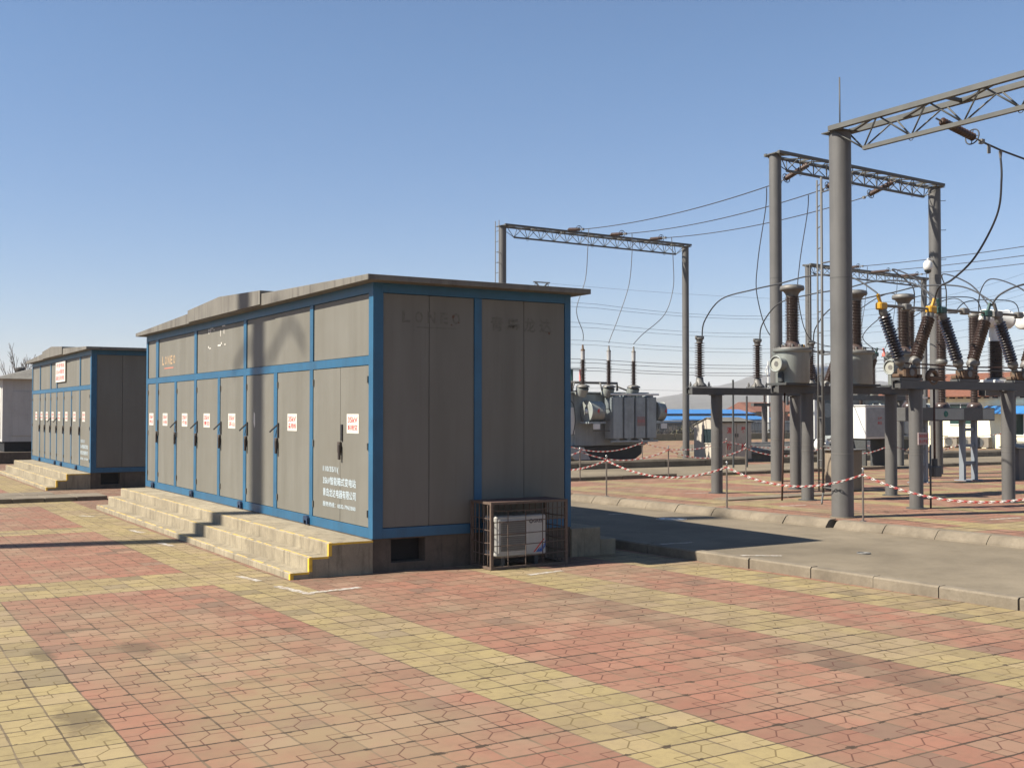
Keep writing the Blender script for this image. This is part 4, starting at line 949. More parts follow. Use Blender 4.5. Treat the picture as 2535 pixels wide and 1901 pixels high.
# string and cable under the near beam
string((16.5,12.83,7.42), (17.75,12.83,7.17), 'thick brown insulator string with a ring, slanting off the near beam at the right edge', 'insulator strings on the near gantry', n=13, r=.075)
wire('conductor', [(17.75,12.83,7.17),(18.29,12.83,7.08),(19.0,12.83,7.0),(23,12.83,6.6),(32,12.83,6.3)], .018, 'short conductor leaving the near string at the right edge', None)
q = MB(); q.cyl((18.29,12.83,7.06),(18.29,12.83,6.93), .035, METAL, r1=.02); q.box((17.93,12.81,6.98),(17.98,12.85,7.13), METAL); tag(q.build('cable_clamp'), 'small clamp joining the hanging cable to the near conductor', 'clamp')
wire('dropper_cable', smooth([(18.29,12.83,6.95),(18.34,12.85,6.55),(18.55,13.1,5.95),(19.0,13.9,5.3),(19.5,14.8,4.98),(19.72,15.3,4.88),(19.83,15.5,4.64)], 10), .021, 'thick cable curving from the near string down to the yellow-capped disconnector', None, WIRE)
wire('dropper_cable', smooth([(21.72,15.5,4.6),(21.78,15.3,4.85),(22.1,14.9,5.05),(22.9,14.4,5.1),(24.2,13.6,5.3)], 8), .021, 'thick cable rising from the dark green cap out of the right edge', None, WIRE)
# distant gantry strings and their lines going right
for i, xb in enumerate((43.6, 45.8, 48.0)):
    string((xb,39.8,9.55-.06*i), (xb,38.3,9.5-.06*i), f'dark insulator string on the small distant gantry, {wch[i]} of three', 'insulator strings on the distant gantry', n=14, r=.07)
    wire('conductor', sag((xb,38.3,9.5-.06*i), (xb-.8,20.0,9.6), .25, 18), .018, f'long conductor running right from the small distant gantry, {wch[i]} of three', 'conductors from the distant gantry')
    wire('dropper_cable', smooth([(xb,38.0,9.45),(xb-.1,38.0,8.2),(xb-.5,38.0,6.4),(xb-1.0,38.2,5.0)], 8), .015, f'thin cable hanging from the small distant gantry, {wch[i]} of three', 'cables hanging from the distant gantry')
# faint lines far across the sky
FL = 'faint power lines far across the sky'
for i, (z, k, r_) in enumerate(((19.0,.0012,.018),(15.9,.0019,.02),(15.5,.0015,.02),(13.4,.0017,.02),(12.9,.0014,.02),(11.2,.0014,.02),(10.7,.0012,.02),(8.85,.0011,.032),(8.4,.0010,.032),(7.75,.0010,.032),(7.4,.0009,.032),(5.2,.0007,.015))):
    pts = [(71+5*j, 120, z+k*(max(84, 71+5*j)-103)**2-.03*max(0, 84-(71+5*j))) for j in range(32)] if i else sag((257.7,400,57.3), (560,310,60), 5.5, 20)
    r_ = r_ if i else .05
    wire('power_line', pts, r_, f'faint distant power line across the sky, {ORD[i]} of twelve from the top', FL, WIRE, 'power line', 4)
for tx_, th_ in ((71,16.5),(226,40)):
    t = thing('power_pole', 'pole carrying the distant lines, hidden behind the near kiosk' if tx_ < 100 else 'tall pole carrying the distant lines, outside the right edge', 'pole', (tx_,120,-3))
    q = MB(); q.cyl((tx_,120.3,-3),(tx_,120.3,th_), .22, TDARK, r1=.14, seg=10); q.build('mast', t)
    for z_ in ((15.6,13.2,11.0,8.6,7.3,5.0) if tx_ < 100 else (39,33,28,22,16)):
        q = MB(); q.beam((tx_-1.5,120.2,z_),(tx_+1.5,120.2,z_), .12, .14, TDARK); q.build('crossarm', t)
tw = thing('transmission_tower', 'tiny distant transmission tower head peeking over the kiosk roof', 'tower', (257.7,400,-3))
q = MB()
for s_ in (-1, 1): q.beam((257.7+s_*5,400,-3),(257.7+s_*.6,400,55), .5, .5, TDARK); q.beam((257.7,400,54),(257.7+s_*3.2,400,57.6), .7, .5, TDARK); q.beam((257.7+s_*3.2,400,57.6),(257.7+s_*3.4,400,55.6), .25, .25, TDARK)
for z in range(0, 54, 6): q.beam((257.7-5+4.4*(z+3)/58,400,z),(257.7+5-4.4*(z+9)/58,400,z+6), .3, .3, TDARK)
q.build('lattice_mast', tw)
q = MB(); q.beam((253.6,400,57.4),(261.8,400,57.4), .6, .5, TDARK); q.build('crossarm', tw)

# ------------------------------------------------------------------ power transformers
def power_tx(label, num='4'):
    T = thing('power_transformer', label, 'transformer', (25, 36.4, ZY), 'large oil-filled power transformers')
    q = MB(); q.box((22.6,35.75,.95),(28.0,38.2,3.0), TRAFO, .03)
    for x in (23.6,24.55,28.03): q.box((x-.05,35.72,1.0),(x+.05,35.749,2.95), TRAFO)
    q.box((22.5,35.65,3.0),(28.1,38.3,3.06), TRAFO, .01); q.build('tank', T)
    q = MB(); q.prism([(22.8,.28),(27.4,.28),(27.9,.6),(28.0,.93),(22.6,.93)], 35.9, 38.0, TDARK); q.prism([(24.2,.45),(24.9,.45),(24.6,.92),(23.6,.92)], 35.2, 35.88, TRAFO); q.build('undercarriage', T)
    for i in range(4):
        x0 = 25.83+.555*i; r_ = MB()
        for k in range(7): r_.box((x0+.003,35.0+.085*k,1.24),(x0+.475,35.05+.085*k,2.86), TRAFO, .02)
        r_.box((x0+.14,35.02,2.86),(x0+.34,35.74,2.93), TRAFO, .02); r_.box((x0+.14,35.02,1.17),(x0+.34,35.74,1.24), TRAFO, .02)
        r_.box((x0+.03,34.985,1.9),(x0+.45,34.999,1.915), TRAFO)
        ra = r_.build('radiator', T)
        if i == 2:
            l_ = MB(); l_.box((x0+.04,34.975,1.73),(x0+.44,34.984,2.1), pm('faded_pink_sign', (.36,.26,.245), .6)); l_.text('高压危险', (x0+.06,34.972,1.86), (1,0,0), UZ, .36, .12, pm('dull_red_print', (.40,.12,.11), .6), .02); l_.build('warning_sign', ra)
    q = MB()
    q.box((25.75,35.0,2.93),(28.1,35.08,3.0), WHITE, .01); q.box((25.75,35.0,1.10),(28.05,35.08,1.165), TRAFO, .01)
    for z in (1.55,1.95,2.4): q.tube([(25.1,35.3,z),(25.83,35.2,z)], .014, METAL, 5)
    q.build('radiator_rails', T)
    for fx, fs in ((24.78, 1), (28.06, -1)):
        w_ = .62 if fs > 0 else .36
        q = MB(); q.lathe([(.40,0),(.43,.01),(.40,.05),(.38,.14),(.38,w_),(.40,w_+.01)], TANK, (fx,35.3,2.3), (1,0,0), seg=28); q.build('fan_drum', T)
        q = MB()
        for rr in (.12,.2,.28,.36): q.torus((fx+.01,35.3,2.3), (1,0,0), rr, .008, METAL, 22, 4)
        for a in range(5): q.beam((fx+.10,35.3+.1*math.cos(a*1.257),2.3+.1*math.sin(a*1.257)),(fx+.14,35.3+.34*math.cos(a*1.257),2.3+.34*math.sin(a*1.257)), .12, .01, METAL)
        q.lathe([(.02,-.05),(.10,-.02),(.11,.1)], WHITE, (fx,35.3,2.3), (1,0,0)); q.cyl((fx+.2,35.3,2.3),(fx+.22,35.3,2.3), .37, TDARK, seg=24); q.build('fan_guard', T)
        q = MB(); q.text(num, (fx+.25,34.919,2.22), (1,0,0), (0,-.12,1), .10, .20, RED, .03); q.build('number', T)
        q = MB(); q.box((fx-.1,35.0,1.83),(fx+.7 if fs > 0 else fx+.3,35.6,1.9), TRAFO); q.box((fx+.12,34.98,1.62),(fx+.42,35.03,1.82), WHITE); q.build('fan_bracket', T)
    for i, bx in enumerate((24.62, 25.85, 27.06)):
        q = MB(); q.cyl((bx,35.45,2.95),(bx,35.3,3.22), .24, TANK, seg=20); q.lathe([(.26,3.22),(.26,3.27),(.14,3.33)], METAL, (bx,35.3,0)); q.build('bushing_turret', T)
        q = MB(); q.lathe([(.11,3.33)]+sheds(.06,.125,3.33,4.28,17,.85)+[(.09,4.28)], PORC, (bx,35.3,0)); q.build('bushing', T)
        q = MB(); q.cyl((bx,35.3,4.28),(bx,35.3,4.62), .08, pm('bushing_head_white', (.32,.31,.295), .5), seg=18); q.lathe([(.085,4.62),(.085,4.66),(.045,4.70),(.03,4.86)], RUSTY if i == 0 else METAL, (bx,35.3,0)); q.build('bushing_head', T)
    for i in range(7):
        x = 23.1+.42*i; col = (PORC, PORC, PORC, PORC, YCAP, GCAP, RCAP)[i]
        q = MB(); q.lathe([(.07,3.06),(.07,3.12)]+sheds(.045,.085,3.12,3.5,7)+[(.05,3.52)], PORC, (x,36.9,0), seg=12); q.build('low_voltage_bushing', T)
        q = MB(); q.cyl((x,36.9,3.52),(x,36.9,3.98), .055, RUBBER if i < 4 else col, seg=10); q.build('busbar_riser', T)
    q = MB(); q.beam((23.0,36.9,3.98),(25.9,36.9,3.98), .06, .04, METAL)
    for x in (23.15,23.6,24.05): q.torus((x,36.7,3.78), (.3,1,0), .14, .016, METAL, 14, 4)
    q.build('busbar', T)
    q = MB(); q.tube([(22.8,35.5,3.42),(26.4,35.5,3.40),(26.4,35.5,3.1)], .05, METAL, 8); q.tube([(24.3,35.4,3.42),(24.2,35.4,3.1),(24.5,35.4,3.05)], .03, METAL, 6); q.tube([(25.5,35.4,3.42),(25.6,35.4,3.1),(25.8,35.4,3.08)], .03, METAL, 6); q.tube([(26.4,35.6,3.3),(26.8,35.5,3.15),(27.3,35.4,3.0)], .035, METAL, 6); q.build('oil_pipes', T)
    q = MB(); q.lathe([(.05,-1.6),(.42,-1.55),(.45,-1.5),(.45,1.5),(.42,1.55),(.05,1.6)], WHITE, (21.8,37.2,4.15), (1,0,0), seg=28); q.build('conservator', T)
    q = MB()
    for x in (20.9,22.7): q.beam((x,37.2,2.6),(x,37.2,3.72), .1, .1, TDARK); q.beam((x,37.2,2.7),(22.7,37.2,2.6), .08, .08, TDARK)
    q.build('conservator_stand', T)
    q = MB(); q.box((24.03,35.55,1.42),(24.42,35.72,2.45), WHITE, .01); q.tube(smooth([(24.3,35.5,1.4),(24.36,35.45,1.9),(24.34,35.5,2.5),(24.2,35.5,2.7)], 6), .018, TDARK, 5); q.build('junction_box', T)
    q = MB(); q.lathe([(.10,2.5)]+sheds(.06,.12,2.55,3.2,12)+[(.07,3.25)], PORC, (23.98,35.5,0), seg=14); q.build('neutral_bushing', T)
    return T
T1 = power_tx('large grey transformer with four radiators and a numbered fan, beside the near kiosk')
T2 = copy_tree(T1, None, (25+17.4, 36.4+1.0, ZY), 'large grey transformer mostly hidden behind the near gantry pole')
q = MB(); q.box((36.3,34.6,1.1),(36.5,34.85,3.1), WHITE, .01); q.box((36.55,34.6,1.25),(37.8,34.8,3.05), pm('blue_grey_panel', (.07,.10,.12), .5), .01); q.cyl((37.1,34.59,2.35),(37.1,34.58,2.35), .32, pm('pale_round_badge', (.25,.30,.31), .5), seg=24)
tag(q.build('relay_panel'), 'dark blue panel with a round pale badge left of the near gantry pole', 'panel')
q = MB(); q.cyl((33.2,31.0,1.22),(33.45,31.0,1.22), .02, METAL); q.lathe([(.05,-.05),(.28,-.03),(.30,.02),(.05,.06)], WHITE, (32.9,31.0,1.0), (-.5,-.8,.1), seg=24); q.box((32.95,31,1.05),(33.5,31.06,1.12), WHITE); q.tube([(33.45,31.03,ZY),(33.45,31.03,1.3)], .04, GREY, 8)
tag(q.build('floodlight'), 'round white floodlight on a short post left of the near gantry pole', 'floodlight')

# ------------------------------------------------------------------ stanchions and red and white chains
def stanchion(x, y, z, h=.98):
    t = thing('stanchion', 'thin steel stanchion', 'post', (x, y, z), 'thin stanchions holding the plastic chains')
    q = MB(); q.cyl((x,y,z),(x,y,z+h-.07), .019, CHROME, seg=12); q.cyl((x,y,z),(x,y,z+.012), .06, CHROME, seg=14); q.build('tube', t)
    q = MB(); q.lathe([(.008,h-.075),(.02,h-.07),(.008,h-.062),(.026,h-.03),(.018,h-.008),(.002,h)], pm('bright_steel', (.6,.57,.5), .2, .9), (x,y,z), seg=14); q.build('knob', t)
    q = MB(); q.torus((x,y,z+h-.13), (0,0,1), .026, .008, RED, 12, 5); q.build('chain_ring', t)
    return t
CW = pm('white_plastic_chain', (.52,.50,.46), .5, 0, .1, 20); CR = pm('red_plastic_chain', (.33,.028,.022), .5, 0, .15, 20)
def chain(a, b, d, label, lk=.068, seg=10):
    a = Vector(a); b = Vector(b); n = max(6, int((b-a).length*1.03/(lk*.72))); q = MB(); P = sag(a, b, d, n)
    for i in range(n):
        p0, p1 = P[i], P[i+1]; u = (p1-p0).normalized(); c = (p0+p1)/2; v = u.cross(Vector((0,0,1))).normalized(); wv = v.cross(u)
        ang = R(38 if i % 2 else -52); sd_ = v*math.cos(ang)+wv*math.sin(ang); nn = u.cross(sd_)
        vs = []; fs = []; rs = 5; r = .0065
        for k in range(seg):
            t = 2*math.pi*k/seg; e = u*math.cos(t)*lk*.56+sd_*math.sin(t)*lk*.25; dn = (u*math.cos(t)*.6+sd_*math.sin(t)).normalized()
            for j in range(rs):
                s_ = 2*math.pi*j/rs; vs.append(c+e+dn*r*math.cos(s_)+nn*r*math.sin(s_))
        for k in range(seg):
            for j in range(rs): fs.append((k*rs+j, ((k+1) % seg)*rs+j, ((k+1) % seg)*rs+(j+1) % rs, k*rs+(j+1) % rs))
        q.add(vs, fs, CR if (i//2) % 2 else CW, True)
    return tag(q.build('plastic_chain'), label, 'chain', 'red and white plastic barrier chains')
near = [(15.55,25.6),(15.72,21.57),(15.88,17.57),(16.15,14.22),(16.45,10.2)]
nl = ['partly hidden stanchion behind the near kiosk corner', 'near stanchion by the kerb, just right of the near kiosk', 'near stanchion by the kerb, in front of the left frame post', 'near stanchion by the kerb, just right of the thick gantry pole', 'stanchion outside the right edge of the photo']
cl = ['red and white chain nearest the kiosk corner, ending at the first kerb stanchion', 'red and white chain by the kerb, sagging below the large transformer', 'red and white chain by the kerb, crossing the slim frame posts', 'red and white chain at the right edge, passing the front frame posts']
for (x, y), l_ in zip(near, nl): stanchion(x, y, ZY)['label'] = l_
for i in range(4): chain((near[i][0],near[i][1],ZY+.85), (near[i+1][0],near[i+1][1],ZY+.85), (.32,.30,.30,.36)[i], cl[i])
rowA = [(15.6,27.0),(18.55,26.75),(21.58,26.45),(24.75,26.5),(28.3,26.5),(31.6,26.6),(35.5,26.6)]
la = ['hidden behind the kiosk', 'before the transformer, next to the kiosk', 'before the transformer radiators', 'left of the second gantry pole', 'right of the thick near pole', 'below the white cabinet', 'before the cream house']
for i, ((x, y), l_) in enumerate(zip(rowA, la)): stanchion(x, y, ZY)['label'] = 'middle-row stanchion '+l_
for i in range(6): chain((rowA[i][0],rowA[i][1],ZY+.85), (rowA[i+1][0],rowA[i+1][1],ZY+.85), .28, 'middle-row chain between the stanchions '+('by the kiosk','at the transformer','right of the transformer','by the second gantry pole','behind the thick near pole','below the white cabinet')[i], .072, 8)
rowB = [(18.6,33.0),(22.3,33.2),(26.0,33.4),(30.0,33.2),(35.2,33.0),(40.0,33.0)]
lb = ['behind the kiosk', 'at the transformer undercarriage', 'before the transformer, below its radiators', 'at the fire cabinet', 'at the low pit cover', 'towards the cream house']
for i, ((x, y), l_) in enumerate(zip(rowB, lb)): stanchion(x, y, ZY)['label'] = 'rear-row stanchion '+l_
for i in range(5): chain((rowB[i][0],rowB[i][1],ZY+.85), (rowB[i+1][0],rowB[i+1][1],ZY+.85), .30, 'rear-row chain, span '+('left of the transformer','under the transformer tank','from the radiators to the fire cabinet','from the fire cabinet to the pit cover','from the pit cover to the house side')[i], .078, 8)
chain((44,39.5,ZY+.85),(52.5,37.0,ZY+.85), .25, 'far chain hanging in front of the cream house', .09, 7)
for p, l_ in (((44,39.5),'far stanchion by the legs of the breaker, before the house'),((52.5,37),'far stanchion before the house at the right')): stanchion(p[0], p[1], ZY)['label'] = l_

# ------------------------------------------------------------------ cabinets and small things in the yard
BEI = pm('beige_cabinet_paint', (.66,.59,.48), .6, 0, .08, 2, .25, (.28,.24,.18))
fc = thing('fire_cabinet', 'beige pitched-roof cabinet with red characters, between the transformer and the second gantry', 'cabinet', (29.97,33.5,ZY))
q = MB(); q.prism([(33.5,ZY+.12),(33.5,1.86),(34.3,2.02),(35.1,1.72),(35.1,ZY+.12)], 29.97, 31.6, BEI, axis='x'); q.build('body', fc)
q = MB(); q.box((29.95,33.4,1.86),(31.64,33.5,1.90), ROOF); q.prism([(33.4,1.865),(34.3,2.03),(35.2,1.70),(35.2,1.74),(34.3,2.07),(33.4,1.905)], 29.93, 31.65, ROOF, axis='x'); q.build('roof', fc)
q = MB(); q.box((29.9,33.45,ZY),(31.66,35.2,ZY+.12), TDARK); q.build('base', fc)
q = MB(); q.box((29.95,34.0,1.05),(29.969,34.5,1.6), GLASS); q.box((29.94,33.96,1.01),(29.955,34.54,1.045), BEI); q.build('window', fc)
for i, xa in enumerate((30.0,30.8)):
    q = MB(); q.box((xa,33.475,ZY+.18),(xa+.77,33.499,1.84), BEI, .006); dd = q.build('door', fc)
    q = MB(); x_ = xa+.77-.07 if i == 0 else xa+.02; q.box((x_,33.455,1.28),(x_+.05,33.474,1.42), TDARK, .005); q.build('lock', dd)
q = MB()
for ch, xa, z in (('消',30.28,1.42),('防',30.28,.78),('器',31.02,1.42),('材',31.02,.78)): q.text(ch, (xa,33.472,z), (1,0,0), UZ, .24, .26, RED, .03)
q.build('red_lettering', fc)
wc = thing('control_cabinet', 'white control cabinet on legs with a small red notice, behind the frame post', 'cabinet', (30.7,26.9,ZY))
q = MB(); q.box((30.7,26.9,1.34),(32.0,27.8,2.48), WHITE, .015); q.build('body', wc)
q = MB(); q.box((30.78,26.88,1.40),(31.92,26.899,2.42), pm('cabinet_door_shade', (.26,.265,.26), .5), .01); q.build('door', wc)  # front coloured grey to carry the shade on this side of the white cabinet
q = MB(); q.box((30.66,26.86,2.482),(32.04,27.84,2.52), WHITE, .01); q.build('top', wc)
q = MB(); q.text('止步', (31.3,26.877,2.0), (1,0,0), UZ, .22, .11, REDF, .02); q.text('高压', (31.3,26.877,1.84), (1,0,0), UZ, .22, .11, REDF, .02); q.build('notice', wc)
for x in (30.76,31.86):
    q = MB(); q.box((x,26.95,ZY),(x+.07,27.7,1.34), TDARK); q.build('leg', wc)
bb = thing('metal_cabinet', 'tall brownish cabinet with an overhanging lid behind the thick near gantry pole', 'cabinet', (21.6,19.6,ZY))
q = MB(); q.box((21.55,19.65,ZY+.02),(22.3,20.2,1.30), pm('brown_beige_paint', (.30,.24,.17), .65, 0, .1, 3, .3, (.2,.15,.1)), .01); q.build('body', bb)
q = MB(); q.box((21.48,19.58,1.30),(22.38,20.27,1.34), METAL, .01); q.build('lid', bb)
bb2 = thing('metal_cabinet', 'small grey cabinet with a capped top at the right edge of the yard', 'cabinet', (29.9,20.4,ZY))
q = MB(); q.box((29.72,20.35,ZY),(30.6,20.9,1.22), GREY, .01); q.build('body', bb2)
q = MB(); q.prism([(20.25,1.22),(20.62,1.34),(21.0,1.22)], 29.6, 30.72, METAL, axis='x'); q.build('lid', bb2)
q = MB(); q.box((31.9,34.0,ZY),(36.5,38.5,ZY+.28), KERBM, .02); q.prism([(33.9,ZY+.281),(38.6,ZY+.281),(38.2,ZY+.55),(35.3,ZY+.72),(33.9,ZY+.42)], 32.0, 36.4, ROOF, axis='x')
tag(q.build('pit_cover'), 'low sloping grey pit cover on a concrete curb behind the fire cabinet', 'pit cover')
def manhole(x, y, r, z, mat, label):
    t = MB(); t.cyl((x,y,z-.02),(x,y,z+.006), r, mat, seg=28); t.torus((x,y,z+.006), (0,0,1), r*.93, .012, METAL, 28, 5); t.torus((x,y,z+.006), (0,0,1), r*.45, .008, METAL, 20, 5)
    tag(t.build('manhole_cover'), label, 'manhole cover')
manhole(14.35, 17.5, .30, .140, pm('pale_manhole', (.62,.60,.55), .5), 'pale round manhole cover on the road beyond the kiosk shadow')
manhole(13.35, 11.75, .10, .140, METAL, 'tiny round valve cover on the open road, ringed by a dark stain')
# far dropped posts of another bay, dark rods before the blue sheds
q = MB(); q.cyl((38.6,40,ZY),(38.6,40,2.55), .14, GREY, seg=16); q.box((37.8,39.9,2.55),(39.1,40.1,2.70), GREYD); q.lathe([(.05,2.7)]+sheds(.04,.09,2.72,3.3,8)+[(.04,3.3)], PORC, (38.6,40,0), seg=10)
tag(q.build('insulator_stand'), 'grey T-shaped stand with a small insulator left of the second gantry pole', 'stand')
for x0, y0, z1, l_ in ((27.43,30,3.42,'tall black rod standing between the two slim insulators'),(28.08,30,2.85,'short black rod right of the tall rod, below the rear frame')):
    q = MB(); q.cyl((x0,y0,ZY),(x0,y0,z1), .035, TDARK, seg=8); tag(q.build('steel_rod'), l_, 'rod')

# ------------------------------------------------------------------ house, boundary wall, sheds and things beyond
hs = thing('house', 'cream single-storey house with an orange tiled roof at the right', 'house', (54.5,38,ZY))
q = MB(); q.box((54.5,26,ZY),(60,46.0,2.93), CREAM); q.box((54.38,25.9,2.93),(60.1,46.1,3.12), CREAM); q.build('wall', hs)
q = MB(); q.prism([(53.9,3.19),(57.25,4.55),(60.6,3.19),(60.6,3.125),(53.9,3.125)], 25.5, 46.5, TILE, axis='y'); rf = q.build('roof', hs)
q = MB(); z_ = 25.8
while z_ < 46.2: q.box((54.0,z_,3.03),(54.37,z_+.09,3.12), pm('dark_rafter', (.05,.04,.03), .8)); z_ += .55
q.build('rafters', rf)
for y0, y1, z0, z1 in ((40.2,41.6,1.6,2.72),(37.0,38.05,1.05,2.15),(33.5,35,1.05,2.2),(43.2,44.5,1.4,2.5)):
    q = MB(); q.box((54.44,y0-.06,z0-.06),(54.52,y1+.06,z0), WHITE); q.box((54.44,y0-.06,z1),(54.52,y1+.06,z1+.06), WHITE); q.box((54.44,y0-.06,z0),(54.52,y0,z1), WHITE); q.box((54.44,y1,z0),(54.52,y1+.06,z1), WHITE); q.box((54.45,(y0+y1)/2-.03,z0),(54.515,(y0+y1)/2+.03,z1), WHITE); wn_ = q.build('window', hs)
    q = MB(); q.box((54.46,y0,z0),(54.498,y1,z1), pm('green_tinted_glass', (.03,.075,.065), .1)); q.build('pane', wn_)
q = MB()
vs = [(54.45,39.2,2.62),(53.4,39.3,2.20),(53.4,36.2,2.20),(54.45,36.3,2.62)]; q.add(vs, [(0,1,2,3)], BLUER); q.add([(x,y,z-.03) for x,y,z in vs], [(3,2,1,0)], BLUER)
q.beam((54.45,39.1,2.1),(53.42,39.2,2.18), .04, .04, METAL); q.build('awning', hs)
for y0 in (38.9, 39.9, 40.9):
    a_ = thing('air_conditioner', {38.9:'beige outdoor unit before the house wall, rightmost of three', 39.9:'outdoor unit before the house wall, middle of three', 40.9:'outdoor unit before the house wall, leftmost of three'}[y0], 'air conditioner', (53.7,y0,ZY), 'air conditioners along the cream house')
    q = MB(); q.box((53.55,y0-.42,ZY+.06),(53.9,y0+.42,ZY+.62), pm('old_beige_casing', (.27,.235,.185), .6), .02); q.build('casing', a_)
    q = MB(); q.cyl((53.54,y0+.1,ZY+.34),(53.55,y0+.1,ZY+.34), .23, TDARK, seg=18); q.torus((53.54,y0+.1,ZY+.34), (1,0,0), .23, .02, METAL, 18, 5); q.build('fan_grille', a_)
    q = MB(); q.box((53.5,y0-.4,ZY),(53.95,y0-.3,ZY+.06), TDARK); q.box((53.5,y0+.3,ZY),(53.95,y0+.4,ZY+.06), TDARK); q.build('feet', a_)
# boundary wall with railing
bw = thing('boundary_wall', 'low beige boundary wall with dark railings, behind the transformer yard', 'wall', (40,62,ZY))
q = MB(); q.box((14,62,-.1),(54,62.25,.72), WALLC); q.box((54.0,62.001,-.1),(92,62.249,.70), WALLC)
x = 16
while x < 92: q.box((x,61.93,-.1),(x+.4,61.999,.72), WALLC); x += 4.4
q.build('masonry', bw)
q = MB(); x = 14.2
while x < 92: q.box((x,62.1,.72),(x+.025,62.125,1.52), TDARK); x += .16
q.box((14,62.09,1.42),(92,62.135,1.46), TDARK); q.box((14,62.09,.82),(92,62.135,.86), TDARK); q.build('railing', bw)
# corrugated grey fence behind
cf = MB(); x = 84.0; vs = []; i = 0
while x < 97: vs += [(x,94+.12*(i % 2),-2.8),(x,94+.12*(i % 2),1.28)]; x += .28; i += 1
cf.add(vs, [(2*k,2*k+2,2*k+3,2*k+1) for k in range(len(vs)//2-1)], pm('pale_corrugated_sheet', (.34,.36,.37), .5, 0, .1, 2, .3, (.2,.2,.2)))
tag(cf.build('corrugated_fence'), 'pale corrugated sheet fence below the brick buildings', 'fence')
def far(px, y, z, Y=150.0): pass
sh = thing('shed', 'long shed with a bright blue steel roof beyond the boundary wall', 'shed', (132,152,-3))
q = MB(); q.box((112,150.5,-3),(142,158,2.0), pm('dull_shed_wall', (.20,.22,.25), .7, 0, .1, 1)); q.build('wall', sh)
q = MB(); q.prism([(149.8,2.02),(154,2.75),(158.6,2.02),(158.6,1.92),(149.8,1.92)], 111, 142.6, BLUER, axis='x'); q.build('roof', sh)
sh2 = thing('shed', 'lower blue-roofed lean-to in front of the long blue-roofed shed', 'shed', (128,146,-3))
q = MB(); q.box((118,144.5,-3),(141.5,149,1.1), pm('dark_shed_wall', (.07,.085,.10), .7, 0, .1, 1)); q.build('wall', sh2)
q = MB(); q.prism([(143.8,1.0),(149.4,1.6),(149.4,1.5),(143.8,.9)], 117, 142, BLUER, axis='x'); q.build('roof', sh2)
sh3 = thing('shed', 'blue-roofed open shed with a pale edge left of the transformer gantry pole', 'shed', (110,140,-3))
q = MB(); q.box((101,140.5,-3),(116,146,.4), pm('dark_shed_wall', (.07,.085,.10), .7, 0, .1, 1)); q.build('wall', sh3)
q = MB(); q.prism([(139.5,.75),(146.5,1.5),(146.5,1.4),(139.5,.6)], 100, 116.5, BLUER, axis='x'); q.box((100,139.4,.74),(116.5,139.5,.98), WHITE); q.build('roof', sh3)
def brick_house(x0, x1, y0, y1, z1, ridge, label, wins):
    t = thing('brick_house', label, 'house', ((x0+x1)/2, y0, -3))
    q = MB(); q.box((x0,y0,-3),(x1,y1,z1), BRICK); q.box((x0-.1,y0-.1,z1-.5),(x1+.1,y0-.001,z1-.1), WALLC); q.build('wall', t)
    q = MB(); ym = (y0+y1)/2; q.prism([(y0-.5,z1),(ym,ridge),(y1+.5,z1),(y1+.5,z1-.1),(y0-.5,z1-.1)], x0-.4, x1+.4, TILE, axis='x'); q.build('roof', t)
    for xw in wins:
        q = MB(); q.box((xw,y0-.04,z1-2.3),(xw+1.1,y0-.002,z1-.9), GLASS); q.build('window', t)
    return t
brick_house(142.5, 150.5, 150, 158, 2.35, 4.1, 'small brick house with orange roof, left of the second gantry pole', (143.6,146,148.4))
brick_house(153, 160, 150, 158, 2.5, 4.4, 'small brick house with an orange roof just right of the second gantry pole', (154,156.5))
t = thing('brick_house', 'small dark house with a red-edged tiled roof left of the transformer gantry pole', 'house', (116,150,-3))
q = MB(); q.box((113.5,152,-3),(117.3,157,2.7), pm('dark_brick', (.10,.09,.09), .8)); q.build('wall', t)
q = MB(); q.prism([(151.2,2.7),(154.5,3.9),(157.8,2.7),(157.8,2.6),(151.2,2.6)], 113, 117.8, TILE, axis='x'); q.build('roof', t)
lp = thing('street_lamp', 'tall white street lamp post with two short arms left of the first grey tank', 'street lamp', (68,70,-.06))
q = MB(); q.cyl((68,70,-.06),(68,70,6.6), .11, WHITE, r1=.06, seg=12); q.build('pole', lp)
for s_ in (-1, 1):
    q = MB(); q.tube([(68,70,5.2),(68+.35*s_,70,5.75)], .035, WHITE, 6); q.tube([(68+.35*s_,70,5.75),(68+.05*s_,70,6.3)], .03, WHITE, 6); q.build('arm', lp)

# bare winter trees and dry bushes
def bare_tree(x, y, z, h, seed, label, nest=False, spread=.55):
    rr = random.Random(seed); t = thing('bare_tree', label, 'tree', (x,y,z), 'bare winter trees')
    tr = MB(); cr = MB()
    def grow(p, d, L_, r, lev):
        p1 = p+d*L_*.5+Vector((rr.uniform(-.05,.05)*L_, rr.uniform(-.05,.05)*L_, 0)); p2 = p1+(d+Vector((rr.uniform(-.12,.12),rr.uniform(-.12,.12),.05))).normalized()*L_*.5
        (tr if lev < 2 else cr).tube([p,p1,p2], r, BARK, 5 if lev < 3 else 3)
        if lev >= 5: return
        for k in range(3 if lev else 4):
            f = rr.uniform(.45,1) if k else 1.0; q = p.lerp(p2, f)
            dd = (d+Vector((rr.uniform(-1,1),rr.uniform(-1,1),rr.uniform(-.1,.5)))*spread).normalized(); dd.z = abs(dd.z)*.8+.2
            grow(q, dd.normalized(), L_*rr.uniform(.55,.78), r*.58, lev+1)
    grow(Vector((x,y,z)), Vector((0,0,1)), h*.34, h*.018, 0)
    tr.build('trunk', t); cr.build('crown', t)
    return t
bare_tree(13.3, 101, -3, 11.5, 5, 'bare tree with a dark bird nest, above the pale kiosk roof')
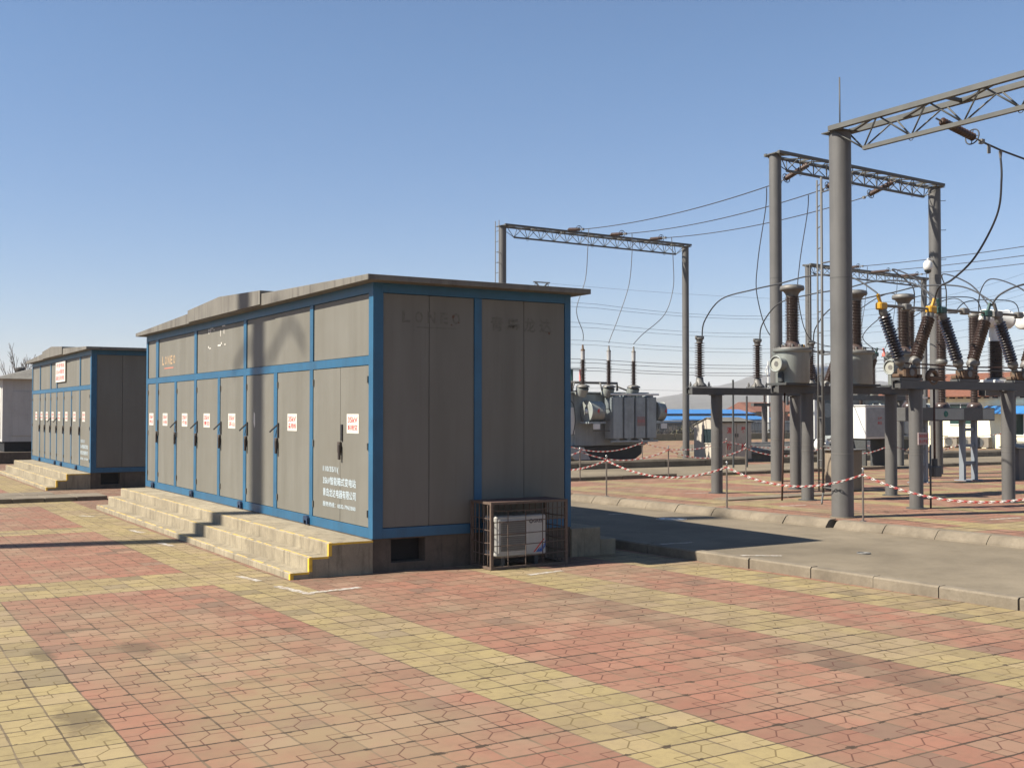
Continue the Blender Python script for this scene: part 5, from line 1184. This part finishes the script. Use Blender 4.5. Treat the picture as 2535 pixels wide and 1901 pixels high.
q = MB(); q.lathe([(.02,-.3),(.3,-.2),(.4,.1),(.26,.25),(.02,.3)], pm('twig_nest', (.04,.033,.027), .95, 0, .4, 9), (13.35,100.7,5.7), seg=12); tag(q.build('bird_nest'), 'dark round bird nest high in the bare tree at the left', 'nest')
bare_tree(11.6, 106, -3, 10.4, 8, 'bare tree at the left edge of the photo, left of the nest')
bare_tree(16.2, 104, -3, 10.0, 9, 'bare tree between the bird nest and the second kiosk roof')
for i, (x, y, h) in enumerate(((58.5,72,5.2),(62.5,76,4.6),(69.5,80,5.4),(82.5,88,5.0),(84.5,84,4.4))):
    bare_tree(x, y, -3, h, 30+i, 'small bare tree beyond the boundary wall, '+('left of the fire cabinet','second left of the fire cabinet','over the fire cabinet','right of the fire cabinet','before the corrugated fence')[i], spread=.8)
rb = random.Random(21)
def bush(x, y, z, r, h, n, label):
    q = MB(); 
    for i in range(n):
        a = rb.uniform(0, 6.28); rr = r*math.sqrt(rb.random()); zz = h*rb.random()**.7*(1-.55*(rr/r)**2); p = Vector((x+rr*math.cos(a), y+rr*math.sin(a), z+zz))
        u = Vector((rb.uniform(-1,1),rb.uniform(-1,1),rb.uniform(-.5,1))).normalized()*rb.uniform(.08,.2); v = Vector((rb.uniform(-1,1),rb.uniform(-1,1),rb.uniform(-1,1))).normalized()*rb.uniform(.05,.12)
        q.add([p-u-v, p+u-v, p+u+v, p-u+v], [(0,1,2,3)], BUSH)
    tag(q.build('bush'), label, 'bush', 'dry bushes beyond the wall')
bush(106, 138, -3, 4.0, 4.6, 900, 'olive bush between the dark house and the transformer end fan')
bush(55.5, 66, -1.5, 2.0, 2.7, 700, 'dry bush behind the railing right of the large transformer')
bush(59.5, 66, -1.5, 2.4, 2.5, 700, 'dry bush behind the railing left of the fire cabinet')
bush(66.5, 67, -1.5, 2.2, 2.5, 600, 'dry bush behind the railing right of the fire cabinet')

# tall mast to the left, outside the frame: its shadow falls across the paving, the steps and the kiosk doors
ms = thing('lighting_mast', 'tall grey mast left of the photo that throws the shadow band across the near kiosk', 'mast', (-18,26.2,0))
q = MB(); q.cyl((-18,26.2,-.05),(-18,26.2,34), .37, GREY, r1=.33, seg=24); q.build('pole', ms)
for pts_ in ([(0,27.9),(-.9,28.25),(-1.65,28.6),(-2.4,28.1)], [(0,28.5),(.7,28.35),(1.4,27.9)]):
    q = MB(); q.tube(smooth([(-18+.1*abs(a_),26.2+a_,b_) for a_, b_ in pts_], 6), .06, GREY, 8); q.build('bracket', ms)  # brackets unseen, shaped to cast the arched shadows on the upper panels

# ------------------------------------------------------------------ the hazy air
hm = bpy.data.materials.new('haze_air'); hm.use_nodes = True; ht = hm.node_tree; ht.nodes.clear()
ho = ht.nodes.new('ShaderNodeOutputMaterial'); hp = ht.nodes.new('ShaderNodeVolumePrincipled'); hp.inputs['Color'].default_value = (0.93, 0.94, 0.97, 1); hp.inputs['Density'].default_value = 0.00022
ht.links.new(hp.outputs[0], ho.inputs['Volume'])
q = MB(); q.box((-2900,-600,-4.2),(2900,2900,95), hm); struct(q.build('haze'), None, 'stuff')
